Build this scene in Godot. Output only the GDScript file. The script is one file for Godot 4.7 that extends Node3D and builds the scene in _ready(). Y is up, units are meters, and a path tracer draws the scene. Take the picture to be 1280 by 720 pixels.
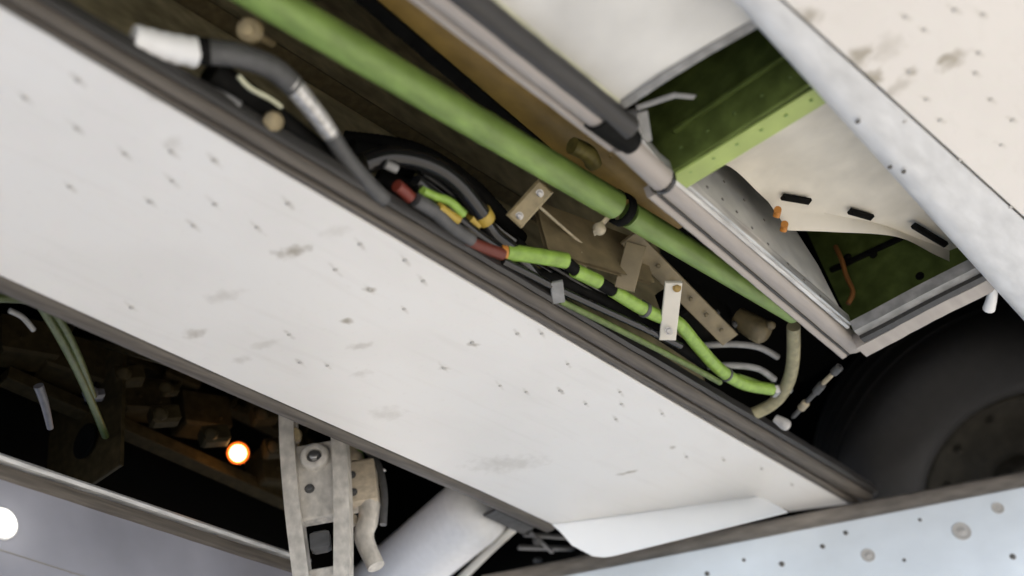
extends Node3D
# Open bays in the white belly of an airliner, seen from the apron below.
# World axes: x runs along the fuselage, z across it, y up; the belly skin lies at y = BELLY.

const BELLY := 3.05
var names := {}
var rng := RandomNumberGenerator.new()
var grime: Texture2D
var streak: Texture2D
var orange_peel: Texture2D
var M := {}
var SMUDGES := [[Vector2(1.197, -1.277), 0.035, 0.016, 0.9, 0.45], [Vector2(1.203, -1.604), 0.022, 0.016, 0.9, 0.3], [Vector2(1.174, -1.467), 0.035, 0.018, 0.9, 0.16], [Vector2(1.349, -1.555), 0.03, 0.015, 0.9, 0.14], [Vector2(1.445, -1.388), 0.013, 0.01, 0, 0.5], [Vector2(1.530, -1.439), 0.03, 0.012, 0.9, 0.2], [Vector2(1.609, -1.520), 0.025, 0.014, 0.9, 0.14], [Vector2(1.785, -1.614), 0.04, 0.03, 0.5, 0.14], [Vector2(2.257, -1.624), 0.1, 0.04, 0.6, 0.16], [Vector2(2.623, -1.471), 0.028, 0.008, 0.95, 0.5], [Vector2(2.622, -1.305), 0.014, 0.008, 0, 0.35], [Vector2(1.344, -1.628), 0.02, 0.014, 0.9, 0.15], [Vector2(1.228, -1.179), 0.03, 0.014, 0.9, 0.12], [Vector2(0.762, -1.099), 0.02, 0.012, 0.9, 0.15], [Vector2(0.840, -1.176), 0.02, 0.015, 0.9, 0.14], [Vector2(1.746, -1.287), 0.018, 0.007, 0.4, 0.3], [Vector2(1.409, -1.276), 0.014, 0.008, 0.4, 0.35], [Vector2(1.763, -1.393), 0.016, 0.007, 0.4, 0.3], [Vector2(0.641, -1.149), 0.022, 0.0045, -0.32, 0.2], [Vector2(0.597, -1.233), 0.022, 0.0045, -0.32, 0.2], [Vector2(0.696, -1.241), 0.022, 0.0045, -0.32, 0.2], [Vector2(0.791, -1.244), 0.022, 0.0045, -0.32, 0.2], [Vector2(0.894, -1.251), 0.022, 0.0045, -0.32, 0.2], [Vector2(0.849, -1.191), 0.022, 0.0045, -0.32, 0.2], [Vector2(0.921, -1.163), 0.022, 0.0045, -0.32, 0.2], [Vector2(0.894, -1.320), 0.022, 0.0045, -0.32, 0.2], [Vector2(0.991, -1.255), 0.022, 0.0045, -0.32, 0.2], [Vector2(0.996, -1.327), 0.022, 0.0045, -0.32, 0.2], [Vector2(1.094, -1.260), 0.022, 0.0045, -0.32, 0.2], [Vector2(0.762, -1.370), 0.022, 0.0045, -0.32, 0.2], [Vector2(1.045, -1.602), 0.022, 0.0045, -0.32, 0.2], [Vector2(1.291, -1.178), 0.022, 0.0045, -0.32, 0.2], [Vector2(1.304, -1.268), 0.022, 0.0045, -0.32, 0.2], [Vector2(1.409, -1.276), 0.022, 0.0045, -0.32, 0.2], [Vector2(1.370, -1.495), 0.022, 0.0045, -0.32, 0.2], [Vector2(1.459, -1.564), 0.022, 0.0045, -0.32, 0.2], [Vector2(1.520, -1.539), 0.022, 0.0045, -0.32, 0.2], [Vector2(1.099, -1.172), 0.022, 0.0045, -0.32, 0.2], [Vector2(1.402, -1.160), 0.022, 0.0045, -0.32, 0.2], [Vector2(1.518, -1.282), 0.022, 0.0045, -0.32, 0.2], [Vector2(1.483, -1.187), 0.022, 0.0045, -0.32, 0.2], [Vector2(1.742, -1.282), 0.022, 0.0045, -0.32, 0.2], [Vector2(1.761, -1.394), 0.022, 0.0045, -0.32, 0.2], [Vector2(1.808, -1.196), 0.022, 0.0045, -0.32, 0.2], [Vector2(1.939, -1.369), 0.022, 0.0045, -0.32, 0.2], [Vector2(2.015, -1.208), 0.022, 0.0045, -0.32, 0.2], [Vector2(2.099, -1.297), 0.022, 0.0045, -0.32, 0.2], [Vector2(1.858, -1.162), 0.022, 0.0045, -0.32, 0.2], [Vector2(2.092, -1.297), 0.022, 0.0045, -0.32, 0.2], [Vector2(2.241, -1.211), 0.022, 0.0045, -0.32, 0.2], [Vector2(2.293, -1.245), 0.022, 0.0045, -0.32, 0.2], [Vector2(2.438, -1.211), 0.022, 0.0045, -0.32, 0.2], [Vector2(2.205, -1.300), 0.022, 0.0045, -0.32, 0.2], [Vector2(2.343, -1.302), 0.022, 0.0045, -0.32, 0.2], [Vector2(2.711, -1.314), 0.022, 0.0045, -0.32, 0.2], [Vector2(3.005, -1.225), 0.022, 0.0045, -0.32, 0.2], [Vector2(3.202, -1.227), 0.022, 0.0045, -0.32, 0.2], [Vector2(2.020, -1.351), 0.022, 0.0045, -0.32, 0.2], [Vector2(2.839, -1.261), 0.022, 0.0045, -0.32, 0.2]]
var STAINS := [[Vector2(1.425, -0.252), 0.024, 0.020, 0, 0.50], [Vector2(1.445, -0.226), 0.024, 0.022, 0, 0.43], [Vector2(1.602, -0.207), 0.026, 0.024, 0.2, 0.50], [Vector2(1.666, -0.220), 0.030, 0.024, 0.2, 0.71], [Vector2(1.736, -0.231), 0.022, 0.018, 0, 0.55], [Vector2(1.974, -0.228), 0.018, 0.017, 0, 0.71], [Vector2(1.758, -0.088), 0.024, 0.022, 0, 0.46], [Vector2(1.738, -0.095), 0.012, 0.014, 0, 0.43], [Vector2(1.627, -0.158), 0.030, 0.027, 0, 0.20], [Vector2(1.734, -0.193), 0.018, 0.032, 0, 0.26], [Vector2(1.721, -0.153), 0.016, 0.011, 0, 0.29], [Vector2(1.641, -0.093), 0.02, 0.0045, 0.25, 0.22], [Vector2(1.584, -0.104), 0.02, 0.0045, 0.25, 0.22], [Vector2(1.697, -0.002), 0.02, 0.0045, 0.25, 0.22], [Vector2(1.643, -0.034), 0.02, 0.0045, 0.25, 0.22], [Vector2(1.782, -0.044), 0.02, 0.0045, 0.25, 0.22], [Vector2(1.715, -0.156), 0.02, 0.0045, 0.25, 0.22], [Vector2(1.827, -0.069), 0.02, 0.0045, 0.25, 0.22], [Vector2(1.923, -0.076), 0.02, 0.0045, 0.25, 0.22], [Vector2(2.020, -0.067), 0.02, 0.0045, 0.25, 0.22], [Vector2(2.074, -0.112), 0.02, 0.0045, 0.25, 0.22], [Vector2(2.299, -0.176), 0.02, 0.0045, 0.25, 0.22], [Vector2(1.812, -0.165), 0.02, 0.0045, 0.25, 0.22], [Vector2(1.834, -0.221), 0.02, 0.0045, 0.25, 0.22], [Vector2(1.891, -0.170), 0.02, 0.0045, 0.25, 0.22], [Vector2(2.043, -0.191), 0.02, 0.0045, 0.25, 0.22]]
var RIVETS := [Vector2(0.641, -1.149), Vector2(0.597, -1.233), Vector2(0.696, -1.241), Vector2(0.791, -1.244), Vector2(0.894, -1.251), Vector2(0.849, -1.191), Vector2(0.921, -1.163), Vector2(0.894, -1.320), Vector2(0.991, -1.255), Vector2(0.996, -1.327), Vector2(1.094, -1.260), Vector2(0.762, -1.370), Vector2(1.045, -1.602), Vector2(1.291, -1.178), Vector2(1.304, -1.268), Vector2(1.409, -1.276), Vector2(1.370, -1.495), Vector2(1.459, -1.564), Vector2(1.520, -1.539), Vector2(1.099, -1.172), Vector2(1.402, -1.160), Vector2(1.518, -1.282), Vector2(1.483, -1.187), Vector2(1.742, -1.282), Vector2(1.761, -1.394), Vector2(1.808, -1.196), Vector2(1.939, -1.369), Vector2(2.015, -1.208), Vector2(2.099, -1.297), Vector2(1.858, -1.162), Vector2(2.092, -1.297), Vector2(2.241, -1.211), Vector2(2.293, -1.245), Vector2(2.438, -1.211), Vector2(2.205, -1.300), Vector2(2.343, -1.302), Vector2(2.711, -1.314), Vector2(3.005, -1.225), Vector2(3.202, -1.227), Vector2(2.020, -1.351), Vector2(2.839, -1.261)]
var FAIRING_RIVETS := [Vector2(1.641, -0.093), Vector2(1.584, -0.104), Vector2(1.697, -0.002), Vector2(1.643, -0.034), Vector2(1.782, -0.044), Vector2(1.715, -0.156), Vector2(1.827, -0.069), Vector2(1.923, -0.076), Vector2(2.020, -0.067), Vector2(2.074, -0.112), Vector2(2.299, -0.176), Vector2(1.812, -0.165), Vector2(1.834, -0.221), Vector2(1.891, -0.170), Vector2(2.043, -0.191)]
var GUSSET_RIVETS := [v(1.926, 0.130, -0.631), v(1.807, 0.043, -0.631), v(1.870, 0.043, -0.631), v(1.927, 0.037, -0.631), v(1.983, 0.019, -0.631), v(2.045, 0.003, -0.631), v(2.125, -0.017, -0.631), v(2.191, -0.034, -0.631), v(2.259, -0.051, -0.631), v(2.009, 0.120, -0.631), v(2.090, 0.101, -0.631)]
var FIT_AT := [v(1.394, 0.305, -2.300), v(1.632, 0.406, -2.300), v(1.613, 0.312, -2.300), v(1.785, 0.301, -2.300), v(2.016, 0.332, -2.300), v(1.976, 0.436, -2.300), v(1.495, 0.405, -2.300)]
var RACK_BOXES := [[v(1.247, 0.489, -2.420), 1.2, 1], [v(1.392, 0.478, -2.420), 1.3, -1], [v(1.615, 0.435, -2.420), 1.1, 2], [v(1.755, 0.573, -2.420), 0.9, -2], [v(1.827, 0.451, -2.420), 1.2, 1], [v(2.084, 0.601, -2.420), 1.1, 0], [v(2.114, 0.337, -2.420), 1.2, 1]]
var DOOR_MARKS := [[v(3.247, -0.201, -1.371), 0.009], [v(3.340, -0.170, -1.258), 0.008], [v(3.423, -0.227, -1.158), 0.022], [v(3.628, -0.209, -0.909), 0.03], [v(3.723, -0.156, -0.795), 0.02], [v(3.705, -0.322, -0.817), 0.01], [v(3.397, -0.140, -1.190), 0.008], [v(3.094, -0.185, -1.556), 0.008], [v(3.175, -0.164, -1.458), 0.006], [v(3.556, -0.145, -0.997), 0.006], [v(3.490, -0.265, -1.077), 0.006]]


func v(x: float, h: float, z: float) -> Vector3:
	return Vector3(x, BELLY + h, z)


# ---------------------------------------------------------------- scene tree helpers
func thing(called: String, label: String, category: String, where: Vector3, group := "") -> Node3D:
	var o := Node3D.new()
	o.name = called
	o.position = where
	o.set_meta("label", label)
	o.set_meta("category", category)
	if group != "":
		o.set_meta("group", group)
	add_child(o, true)
	return o


func put(called: String, st: SurfaceTool, m: Material, parent: Node3D = self) -> MeshInstance3D:
	# the shapes are given in world coordinates; the mesh is moved back under its parent
	var o := MeshInstance3D.new()
	o.name = called
	o.mesh = st.commit()
	o.material_override = m
	var off := Vector3.ZERO
	var p: Node = parent
	while p != self:
		off += (p as Node3D).position
		p = p.get_parent()
	o.position = -off
	parent.add_child(o, true)
	return o


func solo(called: String, st: SurfaceTool, m: Material, label: String, category: String, group := "") -> MeshInstance3D:
	var o := put(called, st, m)
	o.set_meta("label", label)
	o.set_meta("category", category)
	if group != "":
		o.set_meta("group", group)
	return o


func struct(called: String, st: SurfaceTool, m: Material) -> MeshInstance3D:
	var o := put(called, st, m)
	o.set_meta("kind", "structure")
	return o


# ---------------------------------------------------------------- shape helpers
func mb() -> SurfaceTool:
	var st := SurfaceTool.new()
	st.begin(Mesh.PRIMITIVE_TRIANGLES)
	return st


func tri(st: SurfaceTool, a: Vector3, b: Vector3, c: Vector3, n: Vector3) -> void:
	var g := (c - a).cross(b - a)
	if g.length_squared() < 1e-16:
		return
	g = g.normalized()
	var pts := [a, b, c]
	if g.dot(n) < 0.0:
		pts = [a, c, b]
		g = -g
	for p in pts:
		st.set_normal(g)
		st.set_uv(Vector2(p.x, p.z))
		st.add_vertex(p)


func quad(st: SurfaceTool, a: Vector3, b: Vector3, c: Vector3, d: Vector3, n: Vector3) -> void:
	tri(st, a, b, c, n)
	tri(st, a, c, d, n)


func inset(poly: PackedVector2Array, by: float) -> PackedVector2Array:
	var out := PackedVector2Array()
	var n := poly.size()
	var turn := 1.0 if not Geometry2D.is_polygon_clockwise(poly) else -1.0
	for i in n:
		var e0 := (poly[i] - poly[(i + n - 1) % n]).normalized()
		var e1 := (poly[(i + 1) % n] - poly[i]).normalized()
		var n0 := Vector2(-e0.y, e0.x) * turn
		var n1 := Vector2(-e1.y, e1.x) * turn
		var mid := n0 + n1
		var k := mid.length_squared()
		out.append(poly[i] + (mid * (2.0 * by / k) if k > 0.2 else n0 * by))
	return out


# a plate: an outline in its own x-z plane, between y0 and y1, with chamfered edges; xf places it
func slab(st: SurfaceTool, poly: PackedVector2Array, y0: float, y1: float, bevel := 0.002, xf := Transform3D.IDENTITY) -> void:
	var inner := inset(poly, bevel)
	var n := poly.size()
	var at := func(p: Vector2, y: float) -> Vector3: return xf * Vector3(p.x, y, p.y)
	var up := xf.basis.y.normalized()
	var idx := Geometry2D.triangulate_polygon(inner)
	for k in range(0, idx.size(), 3):
		tri(st, at.call(inner[idx[k]], y0), at.call(inner[idx[k + 1]], y0), at.call(inner[idx[k + 2]], y0), -up)
		tri(st, at.call(inner[idx[k]], y1), at.call(inner[idx[k + 1]], y1), at.call(inner[idx[k + 2]], y1), up)
	var turn := -1.0 if not Geometry2D.is_polygon_clockwise(poly) else 1.0
	for i in n:
		var j := (i + 1) % n
		var e := (poly[j] - poly[i]).normalized()
		var o2 := Vector2(-e.y, e.x) * turn
		var o := (xf.basis * Vector3(o2.x, 0, o2.y)).normalized()
		quad(st, at.call(poly[i], y0 + bevel), at.call(poly[j], y0 + bevel), at.call(poly[j], y1 - bevel), at.call(poly[i], y1 - bevel), o)
		if bevel > 0.0:
			quad(st, at.call(inner[i], y0), at.call(inner[j], y0), at.call(poly[j], y0 + bevel), at.call(poly[i], y0 + bevel), o - up)
			quad(st, at.call(inner[i], y1), at.call(inner[j], y1), at.call(poly[j], y1 - bevel), at.call(poly[i], y1 - bevel), o + up)


func rect(w: float, d: float) -> PackedVector2Array:
	return PackedVector2Array([Vector2(-w / 2, -d / 2), Vector2(w / 2, -d / 2), Vector2(w / 2, d / 2), Vector2(-w / 2, d / 2)])


func box(st: SurfaceTool, xf: Transform3D, size: Vector3, bevel := 0.003) -> void:
	slab(st, rect(size.x, size.z), -size.y / 2, size.y / 2, bevel, xf)


func frame(at: Vector3, along: Vector3, up: Vector3) -> Transform3D:
	# x along, y as near to up as it can be
	var x := along.normalized()
	var z := x.cross(up).normalized()
	return Transform3D(Basis(x, z.cross(x).normalized(), z), at)


func bar(st: SurfaceTool, a: Vector3, b: Vector3, w: float, th: float, up := Vector3.UP, bevel := 0.002) -> void:
	box(st, frame((a + b) / 2.0, b - a, up), Vector3((b - a).length(), th, w), bevel)


# a skin over rows of points, smooth except where it turns sharply
func rings(st: SurfaceTool, rows: Array, closed: bool) -> void:
	var m: int = rows.size()
	var n: int = rows[0].size()
	var cols := n if closed else n - 1
	var face := []
	for i in m - 1:
		var line := PackedVector3Array()
		for j in cols:
			var j2 := (j + 1) % n
			var g: Vector3 = (rows[i + 1][j2] - rows[i][j]).cross(rows[i][j2] - rows[i + 1][j])
			line.append(g.normalized())
		face.append(line)
	var u := PackedFloat32Array([0.0])
	for i in range(1, m):
		u.append(u[i - 1] + (rows[i][0] - rows[i - 1][0]).length())
	for i in m - 1:
		for j in cols:
			var j2 := (j + 1) % n
			var f: Vector3 = face[i][j]
			if f.length_squared() < 0.5:
				continue
			var quad_pts := [[i, j], [i, j2], [i + 1, j2], [i + 1, j]]
			for k in [0, 1, 2, 0, 2, 3]:
				var ri: int = quad_pts[k][0]
				var cj: int = quad_pts[k][1]
				var s := Vector3.ZERO
				for di in [-1, 0]:
					for dj in [-1, 0]:
						var fi: int = ri + di
						var fj: int = cj + dj
						if fi < 0 or fi >= m - 1:
							continue
						if closed:
							fj = (fj + cols) % cols
						elif fj < 0 or fj >= cols:
							continue
						if face[fi][fj].dot(f) > 0.6:
							s += face[fi][fj]
				st.set_normal(s.normalized() if s.length_squared() > 1e-8 else f)
				st.set_uv(Vector2(u[ri], float(cj if cj > 0 or k == 0 or k == 5 else n) / n))
				st.add_vertex(rows[ri][cj])


func cap(st: SurfaceTool, ring: Array, n: Vector3) -> void:
	var c := Vector3.ZERO
	for p in ring:
		c += p
	c /= ring.size()
	for i in ring.size():
		tri(st, c, ring[i], ring[(i + 1) % ring.size()], n)


func smooth_path(pts: Array, step := 0.02) -> Array:
	var out := []
	for i in pts.size() - 1:
		var p0: Vector3 = pts[maxi(i - 1, 0)]
		var p1: Vector3 = pts[i]
		var p2: Vector3 = pts[i + 1]
		var p3: Vector3 = pts[mini(i + 2, pts.size() - 1)]
		var n := clampi(int((p2 - p1).length() / step), 1, 40)
		for k in n:
			out.append(p1.cubic_interpolate(p2, p0, p3, float(k) / n))
	out.append(pts[-1])
	return out


func tube(st: SurfaceTool, pts: Array, r: float, sides := 14, step := 0.02, r_end := -1.0, ridges := 0.0) -> void:
	var path := smooth_path(pts, step)
	var rows := []
	var nrm := Vector3.UP
	var d: Vector3 = (path[1] - path[0]).normalized()
	nrm = (Vector3.UP - d * d.y).normalized() if absf(d.y) < 0.95 else Vector3.RIGHT
	for i in path.size():
		d = (path[mini(i + 1, path.size() - 1)] - path[maxi(i - 1, 0)]).normalized()
		nrm = (nrm - d * nrm.dot(d)).normalized()
		var bi := d.cross(nrm)
		var rr := r if r_end < 0.0 else lerpf(r, r_end, float(i) / (path.size() - 1))
		if ridges > 0.0 and i % 2 == 0:
			rr -= ridges
		var row := []
		for k in sides:
			var w := TAU * k / sides
			row.append(path[i] + (nrm * cos(w) + bi * sin(w)) * rr)
		rows.append(row)
	rings(st, rows, true)
	cap(st, rows[0], path[0] - path[1])
	cap(st, rows[-1], path[-1] - path[-2])


# a turned shape: [distance along the axis, radius] pairs
func lathe(st: SurfaceTool, at: Vector3, axis: Vector3, prof: Array, sides := 24) -> void:
	var y := axis.normalized()
	var x := y.cross(Vector3.UP if absf(y.y) < 0.9 else Vector3.RIGHT).normalized()
	var z := x.cross(y)
	var rows := []
	for p in prof:
		var row := []
		for k in sides:
			var w := TAU * k / sides
			row.append(at + y * p[0] + (x * cos(w) + z * sin(w)) * maxf(p[1], 0.0002))
		rows.append(row)
	rings(st, rows, true)


# a profile of [across, height] pairs drawn along a line of points; across is to the right of the line seen from below
func strip(st: SurfaceTool, path: Array, prof: Array, side := Vector3.ZERO, wobble := 0.0, closed := true, wide := []) -> void:
	var rows := []
	for i in path.size():
		var d: Vector3 = (path[mini(i + 1, path.size() - 1)] - path[maxi(i - 1, 0)]).normalized()
		var s := side.normalized() if side != Vector3.ZERO else d.cross(Vector3.UP).normalized()
		var up := s.cross(d).normalized()
		var w := Vector2(rng.randf_range(-wobble, wobble), rng.randf_range(-wobble, wobble))
		var row := []
		for p in prof:
			row.append(path[i] + s * (p[0] * (wide[i] if wide.size() else 1.0) + w.x) + up * (p[1] + w.y))
		rows.append(row)
	rings(st, rows, closed)
	if closed:
		cap(st, rows[0], path[0] - path[1])
		cap(st, rows[-1], path[-1] - path[-2])


func line(a: Vector3, b: Vector3, n: int) -> Array:
	var out := []
	for i in n + 1:
		out.append(a.lerp(b, float(i) / n))
	return out


func arc_profile(cx: float, cy: float, r: float, from: float, to: float, n: int) -> Array:
	var out := []
	for i in n + 1:
		var w := deg_to_rad(lerpf(from, to, float(i) / n))
		out.append([cx + r * cos(w), cy + r * sin(w)])
	return out


# ---------------------------------------------------------------- materials
func noise_tex(freq: float, lo: float, hi: float, s: int, size := 512, octaves := 5, kind := FastNoiseLite.TYPE_SIMPLEX_SMOOTH) -> NoiseTexture2D:
	var n := FastNoiseLite.new()
	n.seed = s
	n.noise_type = kind
	n.frequency = freq
	n.fractal_octaves = octaves
	var t := NoiseTexture2D.new()
	t.width = size
	t.height = size
	t.seamless = true
	t.noise = n
	var g := Gradient.new()
	g.set_color(0, Color(lo, lo, lo))
	g.set_color(1, Color(hi, hi, hi))
	t.color_ramp = g
	return t


func mat(lin: Color, rough: float, metal := 0.0, tex: Texture2D = null, scale := Vector3(3, 3, 3), bump := 0.0) -> StandardMaterial3D:
	var m := StandardMaterial3D.new()
	m.albedo_color = lin.linear_to_srgb()
	m.roughness = rough
	m.metallic = metal
	if tex:
		m.albedo_texture = tex
		m.uv1_triplanar = true
		m.uv1_world_triplanar = true
		m.uv1_scale = scale
		if bump > 0.0:
			m.heightmap_enabled = true
			m.heightmap_texture = tex
			m.heightmap_scale = bump
	return m


# painted skin with grime of its own: the texture lies over x from x0 and z from z0 through the mesh's uv (which are x and z)
func dirty_paint(base: Color, x0: float, z0: float, w: float, d: float, px: int, py: int, blobs: Array, s: int, amount: float, along: float) -> StandardMaterial3D:
	var n1 := FastNoiseLite.new()
	n1.seed = s
	n1.frequency = 1.0
	n1.fractal_octaves = 4
	var n2 := FastNoiseLite.new()
	n2.seed = s + 7
	n2.frequency = 1.0
	n2.fractal_octaves = 3
	var im := Image.create(px, py, false, Image.FORMAT_RGB8)
	var dirt := Color(0.27, 0.24, 0.185)
	for j in py:
		for i in px:
			var x := x0 + w * (i + 0.5) / px
			var z := z0 + d * (j + 0.5) / py
			var k := clampf(n1.get_noise_2d(x * 2.2, z * 3.4) * 0.5 + 0.12, 0.0, 1.0) * amount
			k += maxf(0.0, n2.get_noise_2d(x * along, z * 26.0) - 0.22) * amount * 0.7
			k += maxf(0.0, n2.get_noise_2d(x * 40.0, z * 40.0) - 0.42) * amount
			for b in blobs:
				var dx: float = x - b[0]
				var dz: float = z - b[1]
				if absf(dx) > b[2] * 3.0 or absf(dz) > b[2] * 3.0:
					continue
				var ca: float = cos(b[4])
				var sa: float = sin(b[4])
				var q := Vector2((dx * ca + dz * sa) / b[2], (-dx * sa + dz * ca) / b[3])
				var e := q.length() + n1.get_noise_2d(x * 30.0, z * 30.0) * 0.7
				k += b[5] * 1.7 * clampf(1.3 - e, 0.0, 1.0)
			im.set_pixel(i, j, base.lerp(dirt, clampf(k, 0.0, 0.85)).linear_to_srgb())
	var m := StandardMaterial3D.new()
	m.albedo_texture = ImageTexture.create_from_image(im)
	m.uv1_scale = Vector3(1.0 / w, 1.0 / d, 1)
	m.uv1_offset = Vector3(-x0 / w, -z0 / d, 0)
	m.roughness = 0.34
	m.texture_repeat = false
	return m


func make_materials() -> void:
	grime = noise_tex(0.012, 0.68, 1.0, 3)
	streak = noise_tex(0.02, 0.62, 1.0, 9)
	var scuffed := noise_tex(0.02, 0.74, 1.0, 41)
	var calm := noise_tex(0.008, 0.88, 1.0, 27)
	var streak_light := noise_tex(0.02, 0.86, 1.0, 17)
	orange_peel = noise_tex(0.03, 0.93, 1.0, 21)
	M.concrete = mat(Color(0.43, 0.40, 0.34), 0.9, 0.0, noise_tex(0.02, 0.7, 1.0, 5), Vector3(0.6, 0.6, 0.6))
	M.hull = mat(Color(0.55, 0.55, 0.54), 0.4, 0.0, orange_peel, Vector3(1, 1, 1))
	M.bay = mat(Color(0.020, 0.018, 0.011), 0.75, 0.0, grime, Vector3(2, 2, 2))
	M.bay_wall = mat(Color(0.60, 0.52, 0.30), 0.5, 0.0, streak, Vector3(0.8, 1.5, 1.5))
	M.bay_dark = mat(Color(0.003, 0.003, 0.0025), 0.85)  # near black: the darkness of the bay sits in the colour
	M.rubber = mat(Color(0.125, 0.108, 0.088), 0.62, 0.0, streak, Vector3(0.5, 9, 9))
	M.rubber_dark = mat(Color(0.035, 0.033, 0.03), 0.5, 0.0, streak, Vector3(0.6, 8, 8))
	M.rubber_pale = mat(Color(0.36, 0.325, 0.29), 0.48, 0.0, calm, Vector3(0.6, 5, 5))
	M.black = mat(Color(0.010, 0.010, 0.010), 0.16, 0.0, orange_peel, Vector3(4, 4, 4))
	M.black_matt = mat(Color(0.012, 0.012, 0.011), 0.7, 0.0, grime, Vector3(4, 4, 4))
	M.green = mat(Color(0.235, 0.36, 0.085), 0.45, 0.0, scuffed, Vector3(0.8, 2.5, 2.5))
	M.green_dark = mat(Color(0.115, 0.155, 0.04), 0.55, 0.0, grime, Vector3(2, 2, 2))
	M.green_flange = mat(Color(0.33, 0.42, 0.11), 0.45, 0.0, calm, Vector3(2, 2, 2))
	M.hose_green = mat(Color(0.29, 0.47, 0.075), 0.42, 0.0, scuffed, Vector3(3, 3, 3))
	M.gold = mat(Color(0.46, 0.30, 0.075), 0.42, 0.1, grime, Vector3(0.8, 2, 2))
	M.tan = mat(Color(0.40, 0.32, 0.17), 0.5, 0.0, grime, Vector3(5, 5, 5))
	M.beige = mat(Color(0.50, 0.43, 0.29), 0.45, 0.0, grime, Vector3(5, 5, 5))
	M.cream = mat(Color(0.74, 0.70, 0.60), 0.5, 0.0, calm, Vector3(1.6, 1.6, 1.6))
	M.steel = mat(Color(0.55, 0.54, 0.52), 0.32, 0.9, grime, Vector3(5, 5, 5))
	M.rail = mat(Color(0.72, 0.72, 0.70), 0.3, 0.55, streak, Vector3(0.6, 7, 7))
	M.sleeve_metal = mat(Color(0.72, 0.71, 0.68), 0.35, 0.5, grime, Vector3(8, 8, 8))
	M.grey = mat(Color(0.30, 0.30, 0.29), 0.5, 0.0, grime, Vector3(3, 3, 3))
	M.grey_plate = mat(Color(0.58, 0.58, 0.54), 0.45, 0.0, calm, Vector3(2, 2, 2))
	M.grey_dark = mat(Color(0.09, 0.09, 0.088), 0.5, 0.0, grime, Vector3(4, 4, 4))
	M.white = mat(Color(0.74, 0.74, 0.72), 0.4, 0.0, orange_peel, Vector3(2, 2, 2))
	M.white_metal = mat(Color(0.66, 0.64, 0.60), 0.45, 0.0, grime, Vector3(4, 4, 4))
	M.strut = mat(Color(0.70, 0.66, 0.58), 0.45, 0.0, grime, Vector3(6, 3, 6))
	M.bead = mat(Color(0.72, 0.72, 0.50), 0.5, 0.0, streak, Vector3(1, 8, 8))
	M.rivet = mat(Color(0.40, 0.39, 0.365), 0.5, 0.0)
	M.rivet_dark = mat(Color(0.10, 0.095, 0.085), 0.5, 0.2)
	M.orange = mat(Color(0.50, 0.20, 0.03), 0.5, 0.0, orange_peel, Vector3(5, 5, 5))
	M.red = mat(Color(0.14, 0.022, 0.012), 0.5)
	M.yellow = mat(Color(0.36, 0.25, 0.035), 0.5)
	M.tyre = mat(Color(0.011, 0.0105, 0.010), 0.6, 0.0, grime, Vector3(3, 3, 3))
	M.rim = mat(Color(0.034, 0.031, 0.024), 0.5, 0.1, grime, Vector3(3, 3, 3))
	M.door_grey = mat(Color(0.27, 0.275, 0.31), 0.22, 0.0, noise_tex(0.006, 0.85, 1.0, 31), Vector3(0.7, 0.7, 0.7))
	M.seam = mat(Color(0.22, 0.21, 0.19), 0.7)
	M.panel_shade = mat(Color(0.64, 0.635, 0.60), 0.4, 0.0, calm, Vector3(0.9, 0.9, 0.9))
	M.edge_paint = mat(Color(0.64, 0.65, 0.65), 0.3, 0.0, streak_light, Vector3(0.7, 2.0, 2.0))
	M.orange_dim = mat(Color(0.22, 0.09, 0.02), 0.7)  # darker copy of the orange, dimness put into the colour
	M.tan_dim = mat(Color(0.16, 0.125, 0.06), 0.55, 0.0, grime, Vector3(5, 5, 5))  # tan again, darkened for the shade inside the bays
	M.brown = mat(Color(0.25, 0.20, 0.11), 0.5, 0.0, grime, Vector3(2, 2, 2))
	M.green_dim = mat(Color(0.06, 0.085, 0.02), 0.5, 0.0, grime, Vector3(5, 5, 5))  # pipe green with the shade of the dark bay mixed in
	M.grey_dim = mat(Color(0.10, 0.10, 0.11), 0.4, 0.0, grime, Vector3(5, 5, 5))  # grey lowered to look unlit deep in the bay
	M.olive_dim = mat(Color(0.034, 0.026, 0.012), 0.6, 0.0, grime, Vector3(4, 4, 4))  # olive with the darkness of the bay painted in
	M.green_olive = mat(Color(0.13, 0.19, 0.04), 0.5, 0.0, grime, Vector3(5, 5, 5))
	M.red_dim = mat(Color(0.11, 0.02, 0.01), 0.6)  # darker copy of the red, shade put into the colour
	M.yellow_dim = mat(Color(0.22, 0.19, 0.05), 0.55, 0.0, grime, Vector3(6, 6, 6))  # yellow darkened to look shaded in the bay
	M.beige_hose = mat(Color(0.36, 0.33, 0.19), 0.5, 0.0, grime, Vector3(5, 5, 5))  # darker copy of the beige, bay shade put into the colour
	M.beige_strut = mat(Color(0.78, 0.67, 0.50), 0.5, 0.0, grime, Vector3(6, 6, 6))
	M.lip = mat(Color(0.93, 0.965, 0.985), 0.25)  # whiter and bluer than the panel: sky brightness put into the colour
	M.door_white = mat(Color(0.73, 0.80, 0.85), 0.25, 0.0, noise_tex(0.012, 0.92, 1.0, 44), Vector3(0.8, 0.8, 0.8))  # blue of the sky light mixed into the white paint
	M.rail_grey = mat(Color(0.62, 0.62, 0.60), 0.4, 0.2, streak, Vector3(0.7, 7, 7))
	M.rubber_hinge = mat(Color(0.36, 0.325, 0.28), 0.6, 0.0, grime, Vector3(2, 5, 2))
	M.tyre.metallic_specular = 0.35
	for n in ["rim", "bay_dark", "olive_dim", "bay", "black_matt", "green_dark"]:
		M[n].metallic_specular = 0.15
	var lit := StandardMaterial3D.new()
	lit.albedo_color = Color(1, 0.8, 0.5)
	lit.emission_enabled = true
	lit.emission = Color(1.0, 0.84, 0.56)
	lit.emission_energy_multiplier = 1.4
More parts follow.
